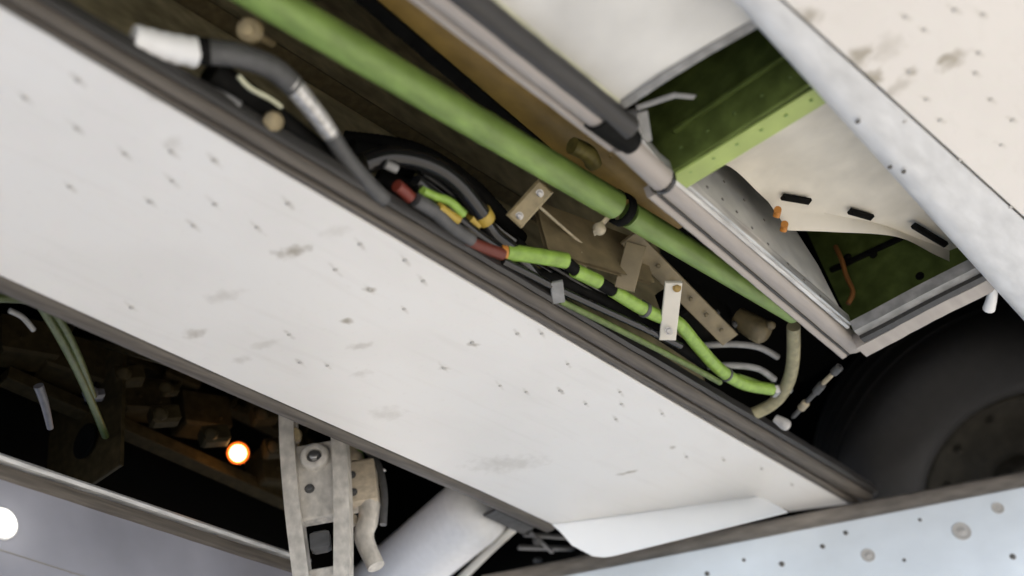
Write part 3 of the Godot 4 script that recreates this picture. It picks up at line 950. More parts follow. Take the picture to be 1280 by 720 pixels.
	solo("thin_wire", st, M.bead, "thin pale yellow wire under the dark elbow hose", "wire")
	st = mb()
	tube(st, [v(0.849, 0.040, -1.065), v(0.876, 0.040, -1.063), v(0.897, 0.035, -1.060)], 0.012, 10, 0.01)
	solo("grey_ferrule", st, M.grey, "small grey ferrule beside the ribbed seal at upper left", "ferrule")
	st = mb()
	tube(st, [v(0.839, 0.090, -1.064), v(0.909, 0.085, -1.068), v(1.032, 0.080, -1.083), v(1.159, 0.060, -1.094)], 0.03, 12, 0.02)
	solo("black_conduit", st, M.black_matt, "thick black conduit lying behind the elbow hose", "conduit")

	# black cable loop and coloured wires in the middle
	o = thing("cable_loop", "thick black cable loop with an orange band, arching over the coloured wires", "cable", v(1.362, 0.080, -0.978))
	st = mb()
	tube(st, [v(1.218, 0.100, -1.071), v(1.264, 0.120, -1.035), v(1.338, 0.120, -1.004), v(1.416, 0.110, -1.000), v(1.515, 0.090, -1.022)], 0.022, 14, 0.01)
	put("arch", st, M.black, o)
	st = mb()
	tube(st, [v(1.508, 0.090, -1.020), v(1.572, 0.085, -1.044), v(1.628, 0.060, -1.040), v(1.731, 0.050, -1.064)], 0.018, 14, 0.01)
	put("tail", st, M.black, o)
	clamp_on(o, v(1.522, 0.090, -1.023), v(1.572, 0.085, -1.044) - v(1.508, 0.090, -1.020), 0.0195, 0.028, M.yellow, "orange_band")
	o = thing("inner_cable", "black cable with a pale glint just under the loop", "cable", v(1.487, 0.060, -1.055))
	st = mb()
	tube(st, [v(1.318, 0.080, -1.027), v(1.431, 0.075, -1.046), v(1.537, 0.060, -1.054), v(1.639, 0.050, -1.052)], 0.014, 12, 0.01)
	put("sheath", st, M.black, o)
	st = mb()
	tube(st, [v(1.491, 0.085, -1.039), v(1.523, 0.082, -1.043)], 0.0165, 12, 0.01)
	put("yellow_band", st, M.yellow, o)
	st = mb()
	tube(st, [v(1.333, 0.060, -1.027), v(1.374, 0.065, -1.027), v(1.402, 0.060, -1.016), v(1.446, 0.050, -1.019)], 0.0095, 10, 0.01)
	solo("green_wire", st, M.hose_green, "short green wire inside the black cable loop", "wire")
	st = mb()
	tube(st, [v(1.381, 0.045, -1.031), v(1.417, 0.045, -1.034), v(1.443, 0.040, -1.032)], 0.010, 10, 0.01)
	solo("yellow_wire", st, M.yellow, "short yellow wire below the green wire in the cable loop", "wire")
	st = mb()
	tube(st, [v(1.273, 0.050, -1.042), v(1.299, 0.050, -1.046), v(1.319, 0.045, -1.048)], 0.013, 10, 0.01)
	solo("red_plug", st, M.red, "small dark red cap at the left end of the coloured wires", "plug")
	st = mb()
	tube(st, [v(1.325, 0.040, -1.042), v(1.386, 0.040, -1.044), v(1.433, 0.035, -1.051), v(1.501, 0.030, -1.051)], 0.016, 12, 0.01)
	solo("grey_conduit", st, M.grey_dark, "dark grey conduit lying on the seal left of the bright green hose", "conduit")
	st = mb()
	tube(st, [v(1.245, 0.090, -1.038), v(1.270, 0.085, -1.032)], 0.010, 10, 0.01)
	solo("grey_tag", st, M.grey, "small pale grey tag on the black cable loop", "tag")
	st = mb()
	tube(st, [v(1.487, 0.030, -1.061), v(1.536, 0.035, -1.058), v(1.602, 0.040, -1.050)], 0.014, 10, 0.01)
	solo("red_sleeve", st, M.red_dim, "dark red sleeve at the start of the bright green hose", "sleeve")

	var k3 := 0
	for q in [[v(1.250, 0.200, -1.128), v(1.348, 0.190, -1.084), v(1.486, 0.160, -1.080), v(1.635, 0.120, -1.080), v(1.835, 0.100, -1.083)], [v(1.301, 0.140, -1.117), v(1.386, 0.120, -1.087), v(1.511, 0.090, -1.095), v(1.606, 0.070, -1.090)], [v(1.257, 0.260, -1.151), v(1.398, 0.250, -1.075), v(1.555, 0.220, -1.058), v(1.743, 0.180, -1.085)]]:
		st = mb()
		tube(st, q, [0.03, 0.026, 0.022][k3], 12, 0.006, [0.03, 0.026, 0.022][k3], 0.0012)
		solo("braided_hose", st, M.black_matt, ["thickest black braided hose behind the cable loop", "short black braided hose under the cable loop, nearest the seal", "uppermost black braided hose, against the brown wall above the cable loop"][k3], "hose", "black braided hoses in the long bay")
		k3 += 1
	o = thing("wire_bundle", "tied bundle of thin dark wires running between the cable loop and the green hose", "wire bundle", v(1.545, 0.100, -1.052))
	for k in 7:
		st = mb()
		var w := TAU * k / 7.0
		var off := Vector3(0.006 * cos(w), 0.011 * sin(w), 0.011 * cos(w))
		tube(st, [v(1.349, 0.130, -1.037) + off, v(1.470, 0.115, -1.038) + off * 1.3, v(1.625, 0.100, -1.052) + off, v(1.810, 0.085, -1.042) + off * 1.4, v(2.029, 0.075, -1.041) + off], 0.0042, 7, 0.02)
		put("wire", st, [M.grey, M.black, M.white_metal, M.black, M.yellow_dim, M.black, M.grey_dark][k], o)
	for q in [[v(1.470, 0.115, -1.038), v(1.499, 0.115, -1.042)], [v(1.651, 0.098, -1.050), v(1.680, 0.097, -1.051)], [v(1.810, 0.085, -1.042), v(1.841, 0.085, -1.042)]]:
		st = mb()
		tube(st, q, 0.019, 12, 0.01)
		put("tie", st, M.black_matt, o)
	o = thing("junction_box", "dark box with a bolted lid behind the white clamp bracket", "box", v(2.146, 0.200, -1.011))
	st = mb()
	var jb := v(2.367, 0.170, -0.985)
	box(st, frame(jb, Vector3(1, 0.05, -0.04), Vector3.UP), Vector3(0.24, 0.10, 0.10), 0.008)
	put("body", st, M.black_matt, o)
	for k in 3:
		bolt(o, jb + Vector3(-0.09 + 0.09 * k, -0.03, 0.052), Vector3(0, 0, 1), 0.008, M.grey_dark)
	# bright green hose in lengths with black couplings
	o = thing("green_hose", "bright yellow green hose that bends down at its right end", "hose", v(1.974, 0.050, -0.983))
	st = mb()
	tube(st, [v(1.612, 0.050, -1.047), v(1.675, 0.055, -1.022), v(1.762, 0.060, -0.990)], 0.0185, 16, 0.01)
	put("length", st, M.hose_green, o)
	st = mb()
	tube(st, [v(1.806, 0.060, -1.001), v(1.888, 0.060, -0.993)], 0.0175, 16, 0.01)
	put("length", st, M.hose_green, o)
	st = mb()
	tube(st, [v(1.945, 0.060, -0.993), v(2.056, 0.058, -0.992), v(2.133, 0.056, -0.983), v(2.195, 0.055, -0.971), v(2.319, 0.050, -0.995), v(2.466, 0.045, -1.020), v(2.593, 0.045, -1.020), v(2.711, 0.050, -0.987)], 0.0172, 16, 0.01)
	put("length", st, M.hose_green, o)
	st = mb()
	tube(st, [v(1.754, 0.060, -0.993), v(1.817, 0.060, -1.000)], 0.015, 14, 0.01)
	put("coupling", st, M.black_matt, o)
	st = mb()
	tube(st, [v(1.876, 0.060, -0.994), v(1.960, 0.060, -0.994)], 0.015, 14, 0.01)
	put("coupling", st, M.black_matt, o)
	st = mb()
	lathe(st, v(2.707, 0.050, -0.990), v(2.724, 0.050, -0.978) - v(2.696, 0.049, -0.995), [[-0.004, 0.014], [-0.004, 0.022], [0.010, 0.022], [0.012, 0.017], [0.03, 0.016], [0.034, 0.012], [0.06, 0.012], [0.06, 0.0]], 6)
	put("end_nut", st, M.steel, o)
	clamp_on(o, v(2.075, 0.058, -0.991), v(2.133, 0.056, -0.983) - v(2.056, 0.058, -0.992), 0.0172, 0.012, M.grey_dark)
	clamp_on(o, v(2.504, 0.045, -1.023), v(2.593, 0.045, -1.020) - v(2.466, 0.045, -1.020), 0.0172, 0.010, M.grey_dark)
	clamp_on(o, v(1.608, 0.050, -1.051), v(1.626, 0.050, -1.040) - v(1.608, 0.050, -1.051), 0.0165, 0.014, M.orange, "orange_collar")
	st = mb()
	bar(st, v(1.807, 0.100, -0.981), v(1.833, 0.070, -0.996), 0.022, 0.008)
	solo("pale_lug", st, M.beige, "small pale lug on top of the second length of green hose", "lug")

	# pipes along the seal
	o = thing("twin_pipe", "pair of thin black pipes in a grey clip close to the ribbed seal", "pipe", v(1.916, 0.030, -1.031))
	st = mb()
	tube(st, [v(1.608, 0.030, -1.058), v(1.702, 0.030, -1.052), v(1.798, 0.030, -1.047), v(2.092, 0.035, -1.025), v(2.255, 0.035, -1.013)], 0.010, 12, 0.02)
	put("upper_pipe", st, M.black, o)
	st = mb()
	tube(st, [v(1.814, 0.015, -1.064), v(2.036, 0.015, -1.051), v(2.320, 0.015, -1.039), v(2.474, 0.015, -1.036)], 0.008, 12, 0.02)
	put("lower_pipe", st, M.green_olive, o)
	st = mb()
	bar(st, v(1.765, 0.028, -1.032), v(1.812, 0.012, -1.068), 0.03, 0.01)
	put("clip", st, M.grey, o)
	st = mb()
	tube(st, [v(1.699, 0.060, -1.102), v(1.821, 0.070, -1.055), v(2.130, 0.080, -1.039), v(2.431, 0.070, -1.041)], 0.02, 12, 0.02)
	solo("black_hose", st, M.black_matt, "black hose running just behind the bright green hose", "hose")
	for q in [[v(2.394, 0.100, -1.027), v(2.474, 0.100, -0.965), v(2.555, 0.100, -0.928), v(2.633, 0.090, -0.915), "upper of two curved grey pipes behind the end of the green hose"], [v(2.461, 0.070, -1.048), v(2.530, 0.070, -0.998), v(2.603, 0.070, -0.969), v(2.678, 0.060, -0.964), "lower of two curved grey pipes behind the end of the green hose"]]:
		st = mb()
		tube(st, [q[0], q[1], q[2], q[3]], 0.0095, 12, 0.01)
		solo("curved_pipe", st, M.grey, q[4], "pipe", "curved grey pipes in the long bay")
	st = mb()
	tube(st, [v(2.565, 0.060, -1.018), v(2.643, 0.060, -1.005), v(2.694, 0.050, -0.993)], 0.008, 10, 0.01)
	solo("thin_green_pipe", st, M.green, "thin green pipe tucked above the end of the bright green hose", "pipe")
	st = mb()
	tube(st, [v(2.523, 0.080, -0.804), v(2.638, 0.060, -0.879), v(2.719, 0.050, -0.948), v(2.758, 0.040, -1.026), v(2.725, 0.030, -1.113), v(2.666, 0.030, -1.139)], 0.0185, 14, 0.01)
	solo("beige_hose", st, M.beige_hose, "beige hose curving down past the end of the green hose", "hose")
	o = thing("clamp_bracket", "upright white bracket with two bolts holding the green hose", "bracket", v(2.124, 0.050, -0.948))
	st = mb()
	bar(st, v(2.066, 0.075, -0.890), v(2.182, 0.022, -1.008), 0.042, 0.012, Vector3(-0.67, -0.6, 0.44))
	put("plate", st, M.cream, o)
	bolt(o, v(2.077, 0.062, -0.892), Vector3(-0.67, -0.6, 0.44), 0.008, M.gold)
	bolt(o, v(2.150, 0.018, -0.982), Vector3(-0.67, -0.6, 0.44), 0.008, M.steel)
	st = mb()
	var t0 := v(1.600, 0.100, -1.001)
	var t1 := v(1.619, 0.150, -0.908)
	bar(st, t0, t1, 0.045, 0.022, Vector3(-0.5, -0.7, 0.3), 0.005)
	var tb := solo("tan_standoff", st, M.tan, "tan rectangular standoff bracket under the green pipe", "bracket")
	st = mb()
	bar(st, t1 + Vector3(0.0, 0.01, -0.01), t1 + Vector3(0.10, 0.05, -0.16), 0.03, 0.012)
	put("arm", st, M.tan, tb)
	for w in [0.18, 0.80]:
		bolt(tb, t0.lerp(t1, w) + Vector3(-0.5, -0.7, 0.3) * 0.012, Vector3(-0.5, -0.7, 0.3), 0.007, M.steel)
	st = mb()
	tube(st, [v(1.642, 0.140, -0.955), v(1.773, 0.140, -0.971), v(1.886, 0.120, -0.974)], 0.004, 8, 0.02)
	solo("bonding_wire", st, M.beige, "thin straight wire stretched from the tan block across the brown web", "wire")
	o = thing("brown_web", "brown sheet metal web plate behind the hoses, under the green pipe", "web plate", v(1.911, 0.200, -0.989))
	st = mb()
	var w0 := v(1.704, 0.220, -0.995)
	var w1 := v(2.037, 0.220, -0.925)
	var w2 := v(2.500, 0.160, -1.000)
	quad(st, w0, w1, w1 + Vector3(0, -0.14, 0), w0 + Vector3(0, -0.16, 0), Vector3(0, 0, 1))
	quad(st, w0 + Vector3(0, 0, -0.01), w1 + Vector3(0, 0, -0.01), w1 + Vector3(0, -0.14, -0.01), w0 + Vector3(0, -0.16, -0.01), Vector3(0, 0, -1))
	put("sheet", st, M.brown, o)
	st = mb()
	bar(st, v(1.933, 0.160, -0.903), v(2.417, 0.080, -0.944), 0.05, 0.012, Vector3(-0.3, -0.9, 0.2))
	put("flange", st, M.brown, o)
	st = mb()
	bar(st, v(1.946, 0.140, -0.897), v(1.954, 0.050, -0.968), 0.05, 0.012, Vector3(-0.7, -0.5, 0.4))
	put("gusset", st, M.brown, o)
	for k in 6:
		var fa := v(1.976, 0.152, -0.903)
		var fb := v(2.360, 0.088, -0.936)
		rivet(o, fa.lerp(fb, k / 5.0) + Vector3(-0.004, -0.012, 0.003), Vector3(-0.3, -0.9, 0.2), 0.006, M.tan_dim)
	o = thing("valve_body", "brownish valve body near the right end of the green pipe", "valve", v(2.508, 0.120, -0.887))
	st = mb()
	lathe(st, v(2.511, 0.120, -0.894), Vector3(0.3, -0.8, 0.5), [[-0.07, 0.03], [-0.02, 0.034], [0.0, 0.036], [0.02, 0.034], [0.03, 0.02], [0.03, 0.0]], 16)
	put("body", st, M.tan_dim, o)
	st = mb()
	lathe(st, v(2.503, 0.110, -0.857), Vector3(-0.6, -0.6, 0.4), [[-0.02, 0.012], [0.02, 0.012], [0.024, 0.008], [0.024, 0.0]], 12)
	put("port", st, M.tan_dim, o)
	st = mb()
	lathe(st, v(2.822, -0.000, -1.038), Vector3(0.3, -0.8, 0.5), [[-0.03, 0.012], [0.0, 0.017], [0.012, 0.016], [0.018, 0.008], [0.019, 0.0]], 16)
	solo("end_cap", st, M.white_metal, "small round grey white cap next to the end of the ribbed seal", "cap")
	st = mb()
	tube(st, [v(2.532, 0.050, -1.115), v(2.666, 0.030, -1.139), v(2.830, 0.020, -1.147)], 0.02, 12, 0.01)
	solo("black_elbow", st, M.black_matt, "black elbow pipe beneath the beige hose", "pipe")
	# turnbuckle chain at the end of the channel
	o = thing("link_chain", "short chain of dark and brass links hanging from the end of the seal channel", "chain", v(2.813, 0.030, -0.926))
	var links := [v(2.725, 0.020, -0.791), v(2.742, 0.020, -0.826), v(2.763, 0.020, -0.868), v(2.789, 0.020, -0.909), v(2.811, 0.020, -0.948), v(2.830, 0.020, -0.980), v(2.849, 0.020, -1.018)]
	for i in links.size() - 1:
		st = mb()
		var d: Vector3 = links[i + 1] - links[i]
		lathe(st, links[i], d, [[0.0, 0.004], [0.003, 0.012 if i % 2 == 0 else 0.007], [d.length() * 0.8, 0.012 if i % 2 == 0 else 0.007], [d.length(), 0.004]], 10)
		put("link", st, M.beige if i in [1, 4] else M.grey_dark, o)


# ---------------------------------------------------------------- dark gear bay at lower left
func lower_bay() -> void:
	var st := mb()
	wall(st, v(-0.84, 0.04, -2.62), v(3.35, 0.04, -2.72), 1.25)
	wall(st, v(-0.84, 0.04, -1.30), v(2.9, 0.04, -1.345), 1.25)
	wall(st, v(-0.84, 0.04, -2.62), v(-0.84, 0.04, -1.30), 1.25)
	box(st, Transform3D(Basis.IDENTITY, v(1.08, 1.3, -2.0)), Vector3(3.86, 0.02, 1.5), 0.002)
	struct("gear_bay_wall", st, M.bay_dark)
	# ribs with lightening holes
	for x in [0.95, 1.45]:
		var o := thing("bay_rib", ["dim olive rib with round holes deep in the dark bay at far left", "dim olive rib deep in the dark bay, left of the lamp"][0 if x < 1.0 else 1], "rib", v(x, 0.3, -1.2))
		st = mb()
		bar(st, v(x, 0.45, -2.61), v(x + 0.02, 0.45, -2.28), 0.012, 0.7)
		put("web", st, M.olive_dim, o)
		st = mb()
		bar(st, v(x - 0.006, 0.45, -2.27), v(x - 0.006, 0.46, -2.262), 0.05, 0.7)
		put("flange", st, M.olive_dim, o)
		for k in 3:
			st = mb()
			lathe(st, v(x - 0.007, 0.24 + 0.17 * k, -2.42), Vector3(-1, 0, 0), [[-0.004, 0.05], [0.003, 0.05], [0.004, 0.04], [0.002, 0.036], [0.001, 0.0]], 20)
			put("hole_cover", st, M.bay_dark, o)
	var kk := 0
	for q in [[v(0.867, 0.120, -1.871), v(0.961, 0.140, -1.849), v(1.032, 0.150, -1.899), v(1.224, 0.180, -2.088), v(1.442, 0.200, -2.316)], [v(0.948, 0.160, -1.861), v(1.035, 0.160, -1.885), v(1.164, 0.180, -2.008), v(1.312, 0.200, -2.172)]]:
		st = mb()
		tube(st, q, 0.010, 10, 0.02)
		solo("thin_green_pipe", st, M.green_dim, ["longer of two thin green pipes bending down into the dark bay at far left", "shorter of two thin green pipes at far left, nearer the white panel"][kk], "pipe", "thin green pipes in the dark bay")
		kk += 1
	st = mb()
	tube(st, [v(1.125, 0.120, -2.097), v(1.162, 0.100, -2.130), v(1.212, 0.080, -2.187)], 0.012, 12, 0.01, 0.008)
	solo("grey_glint", st, M.grey_dim, "small grey shape for a light reflection in the dark bay at far left", "lever")  # grey tube drawn for a patch of reflected light
	st = mb()
	tube(st, [v(0.918, 0.100, -1.858), v(0.950, 0.100, -1.863), v(0.992, 0.100, -1.890)], 0.006, 10, 0.01)
	solo("bright_wire", st, M.grey, "short bright wire under the rubber strip at the left edge", "wire")
	var fit := [[118, 494, "small pale fitting beside the thin green pipes"], [212, 488, "small round fitting under the rubber strip, right of the green pipes"], [205, 520, "dim box shaped fitting in the middle of the dark bay"], [268, 545, "dim rectangular relay left of the glowing lamp"], [345, 560, "dim bracket right of the glowing lamp"], [330, 520, "dim elbow fitting above the glowing lamp"], [160, 470, "dim flat clip hanging near the rubber strip"]]
	for i in fit.size():
		var f = fit[i]
		var at: Vector3 = FIT_AT[i]
		st = mb()
		box(st, frame(at, Vector3(1, 0.2, 0.4), Vector3.UP), Vector3(0.07, 0.05, 0.04) * (0.7 if i < 2 else 1.15), 0.008)
		lathe(st, at + Vector3(-0.02, -0.01, 0.02), Vector3(-0.7, -0.5, 0.5), [[0.0, 0.018], [0.025, 0.018], [0.03, 0.012], [0.03, 0.0]], 12)
		var m: Material = M.grey_dim if i == 0 else M.olive_dim
		solo("bay_fitting", st, m, f[2], "fitting")
	var rack := thing("equipment_rack", "dim brown rack of boxes and looping pipes filling the dark bay around the lamp", "equipment rack", v(1.6, 0.4, -2.5))
	for q in RACK_BOXES:
		st = mb()
		var at: Vector3 = q[0]
		box(st, frame(at, Vector3(1, 0.1 * q[2], 0.15), Vector3.UP), Vector3(0.13, 0.10, 0.08) * q[1], 0.008)
		put("box", st, M.olive_dim, rack)
		for k in 2:
			bolt(rack, at + Vector3(-0.03 + 0.06 * k, -0.02, 0.045) * q[1], Vector3(-0.15, 0, 1), 0.006, M.olive_dim)
		st = mb()
		tube(st, [at + Vector3(0.05, 0.03, 0), at + Vector3(0.12, 0.09, 0.02), at + Vector3(0.16, 0.22, -0.03), at + Vector3(0.26, 0.34, -0.06)], 0.011, 10, 0.02)
		put("pipe", st, M.olive_dim, rack)
	st = mb()
	bar(st, v(1.215, 0.388, -2.450), v(2.281, 0.251, -2.450), 0.05, 0.04)
	put("rail", st, M.olive_dim, rack)
	st = mb()
	bar(st, v(1.482, 0.604, -2.450), v(2.307, 0.501, -2.450), 0.04, 0.03)
	put("rail", st, M.olive_dim, rack)
	# the glowing lamp
	var lp := v(1.911, 0.309, -2.350)
	var o2 := thing("bay_lamp", "small round glowing warm lamp in the dark bay", "lamp", lp)
	st = mb()
	var ld := Vector3(-0.62, -0.62, 0.48).normalized()
	lathe(st, lp, ld, [[-0.05, 0.02], [-0.012, 0.03], [0.0, 0.036], [0.004, 0.036], [0.004, 0.030], [-0.006, 0.026]], 20)
	var housing := put("housing", st, M.black_matt, o2)
	st = mb()
	lathe(st, lp, ld, [[-0.008, 0.028], [0.004, 0.027], [0.014, 0.020], [0.02, 0.010], [0.022, 0.0]], 20)
	put("bulb", st, M.bulb_lit, housing)
	st = mb()
	lathe(st, lp, ld, [[0.000, 0.0275], [0.003, 0.033], [0.006, 0.034], [0.009, 0.030], [0.008, 0.026]], 24)
	put("glass_rim", st, M.rim_lit, housing)
	var om := OmniLight3D.new()
	om.name = "glow_light"
	om.light_color = Color(1.0, 0.72, 0.4)
	om.light_energy = 0.003
	om.light_size = 0.025
	om.omni_range = 4.0
	om.omni_attenuation = 2.0
	om.shadow_enabled = true
	om.position = ld * 0.05
	o2.add_child(om)

	# forged strut
	var top := v(1.872, 0.218, -1.970)
	var low := v(1.855, -0.300, -1.970)
	var dn := (low - top).normalized()
	var face := Vector3(-0.78, 0.0, 0.62)
	var across := dn.cross(face).normalized()
	var o := thing("landing_gear_strut", "pale grey forged landing gear strut with a recessed middle", "strut", top)
	st = mb()
	var xf := frame(top, across, -dn)
	var long := (low - top).length() + 0.75
	slab(st, PackedVector2Array([Vector2(-0.05, -0.02), Vector2(0.05, -0.02), Vector2(0.05, 0.02), Vector2(-0.05, 0.02)]), -0.33, -0.10, 0.004, xf)
	slab(st, PackedVector2Array([Vector2(-0.05, -0.02), Vector2(0.05, -0.02), Vector2(0.05, 0.02), Vector2(-0.05, 0.02)]), -long, -0.47, 0.004, xf)
	put("web", st, M.strut, o)
	for s in [-1.0, 1.0]:
		st = mb()
		var pts := []
		for j in 9:
			var u := j / 8.0
			var bend: float = 0.018 * s * sin(u * PI * 2.0)
			pts.append(top - dn * 0.3 + dn * (long + 0.3) * u + across * (0.052 * s + bend) - face * -0.012)
		strip(st, smooth_path(pts, 0.03), [[-0.020, 0.035], [-0.020, -0.035], [-0.012, -0.043], [0.012, -0.043], [0.020, -0.035], [0.020, 0.035]], across, 0.0)
		put("flange", st, M.strut, o)
	st = mb()
	lathe(st, top + dn * 0.15 + face * 0.02, face, [[-0.02, 0.04], [0.016, 0.04], [0.022, 0.034], [0.022, 0.022], [0.010, 0.018], [0.010, 0.0]], 20)
	put("lug", st, M.strut, o)
	bolt(o, top + dn * 0.15 + face * 0.034, face, 0.014, M.steel)
	bolt(o, top + dn * 0.24 + across * 0.02 + face * 0.022, face, 0.010, M.grey_dark)
	st = mb()
	box(st, frame(top + dn * 0.40 + face * 0.02, across, -dn), Vector3(0.05, 0.06, 0.03), 0.01)
	put("stop_block", st, M.grey_dark, o)
	# hydraulic block
	var hb := v(2.037, 0.035, -1.980)
	o = thing("hydraulic_manifold", "beige hydraulic manifold block right of the strut", "manifold", hb)
	st = mb()
	slab(st, PackedVector2Array([Vector2(-0.045, -0.03), Vector2(0.045, -0.03), Vector2(0.045, 0.03), Vector2(-0.045, 0.03)]), -0.06, 0.085, 0.010, frame(hb, across, -dn))
	put("block", st, M.beige_strut, o)
	st = mb()
	lathe(st, hb + dn * -0.08 + across * 0.02, -dn, [[0.0, 0.034], [0.03, 0.034], [0.04, 0.024], [0.06, 0.022], [0.06, 0.0]], 16)
	put("upper_port", st, M.beige_strut, o)
	st = mb()
	tube(st, [hb + dn * 0.05 - across * 0.02, hb + dn * 0.10 - across * 0.01, hb + dn * 0.15 + across * 0.005, hb + dn * 0.24 - across * 0.02], 0.03, 16, 0.01, 0.024)
	put("lower_port", st, M.strut, o)
	st = mb()
	lathe(st, hb + dn * 0.085 + across * 0.045, across + face, [[-0.02, 0.018], [0.02, 0.018], [0.024, 0.012], [0.024, 0.0]], 14)
	put("side_nut", st, M.beige_strut, o)
	for d2 in [-0.035, 0.02]:
		bolt(o, hb + dn * d2 + face * 0.031 + across * 0.02, face, 0.009, M.grey_dark)
	st = mb()
	tube(st, [hb + dn * -0.16, hb + dn * -0.08 - across * 0.05, hb - across * 0.062 + dn * 0.02, hb - across * 0.05 + dn * 0.12], 0.010, 10, 0.01)
	put("pipe", st, M.grey_dark, o)
	st = mb()
	tube(st, [v(1.998, 0.199, -1.980), v(2.040, 0.166, -1.980), v(2.046, 0.094, -1.980)], 0.013, 10, 0.01)
	solo("green_fitting", st, M.green, "small green fitting above the beige manifold block", "fitting")
	st = mb()
	lathe(st, v(1.816, 0.151, -2.000), Vector3(-0.6, -0.3, 0.6), [[-0.03, 0.02], [0.0, 0.026], [0.012, 0.022], [0.015, 0.0]], 14)
	tube(st, [v(1.834, 0.167, -2.020), v(1.845, 0.094, -2.020), v(1.848, 0.008, -2.020)], 0.012, 10, 0.01)
	solo("hinge_knuckle", st, M.tan, "tan hinge knuckle on the left side of the strut", "hinge")
	st = mb()
	bar(st, v(2.040, 0.116, -1.950), v(2.105, 0.096, -1.950), 0.02, 0.006)
	solo("silver_clip", st, M.steel, "small silver clip between the manifold and the rubber strip", "clip")
	# white cylinder lying across
	o = thing("brace_cylinder", "thick white brace cylinder crossing the dark bay at bottom", "brace", v(2.55, 0.12, -2.1))
	st = mb()
	var ca := v(2.749, 0.140, -2.738)
	var cb := v(2.588, 0.140, -2.004)
	var cd := (cb - ca).normalized()
	var cl := (cb - ca).length()
	lathe(st, ca, cd, [[-0.35, 0.0], [-0.35, 0.085], [-0.05, 0.09], [0.02, 0.108], [0.03, 0.116], [cl * 0.35, 0.116], [cl * 0.36, 0.114], [cl * 0.37, 0.116], [cl * 0.93, 0.116], [cl, 0.112], [cl + 0.03, 0.085], [cl + 0.05, 0.06], [cl + 0.05, 0.0]], 40)
	put("barrel", st, M.white, o)
	st = mb()
	tube(st, [ca - cd * 0.05 + Vector3(-0.06, -0.088, 0.0), ca + cd * cl * 0.12 + Vector3(-0.08, -0.078, 0.0), ca + cd * cl * 0.24 + Vector3(-0.06, -0.09, 0.0)], 0.02, 12, 0.02)
	put("side_pipe", st, M.cream, o)
	st = mb()
	tube(st, [v(2.833, 0.060, -2.402), v(2.730, 0.060, -2.117), v(2.668, 0.060, -1.914)], 0.014, 14, 0.03)
	solo("white_rod", st, M.cream, "thin cream rod parallel to the white brace cylinder", "rod")
	st = mb()
	bar(st, v(2.505, 0.050, -1.908), v(2.714, 0.050, -1.929), 0.05, 0.012)
	solo("grey_link", st, M.grey_dark, "dark grey link between the white cylinder and the thin rod", "link")
	o = thing("latch_mechanism", "dark latch mechanism of levers below the corner of the white panel", "latch", v(2.847, 0.050, -1.972))
	for q in [[v(2.745, 0.060, -1.971), v(2.912, 0.060, -1.910), 0.016], [v(2.818, 0.070, -2.056), v(3.021, 0.070, -1.968), 0.02], [v(2.727, 0.050, -1.934), v(2.922, 0.050, -1.999), 0.012], [v(2.987, 0.090, -2.123), v(3.194, 0.090, -2.063), 0.018]]:
		st = mb()
		bar(st, q[0], q[1], q[2], 0.012)
		put("lever", st, M.grey_dark, o)
	bolt(o, v(2.798, 0.045, -1.961), Vector3(-0.6, -0.6, 0.5), 0.012, M.grey_dark)
	st = mb()
	bar(st, v(3.054, 0.100, -2.147), v(3.167, 0.050, -2.226), 0.02, 0.012)
	put("tan_arm", st, M.tan_dim, o)


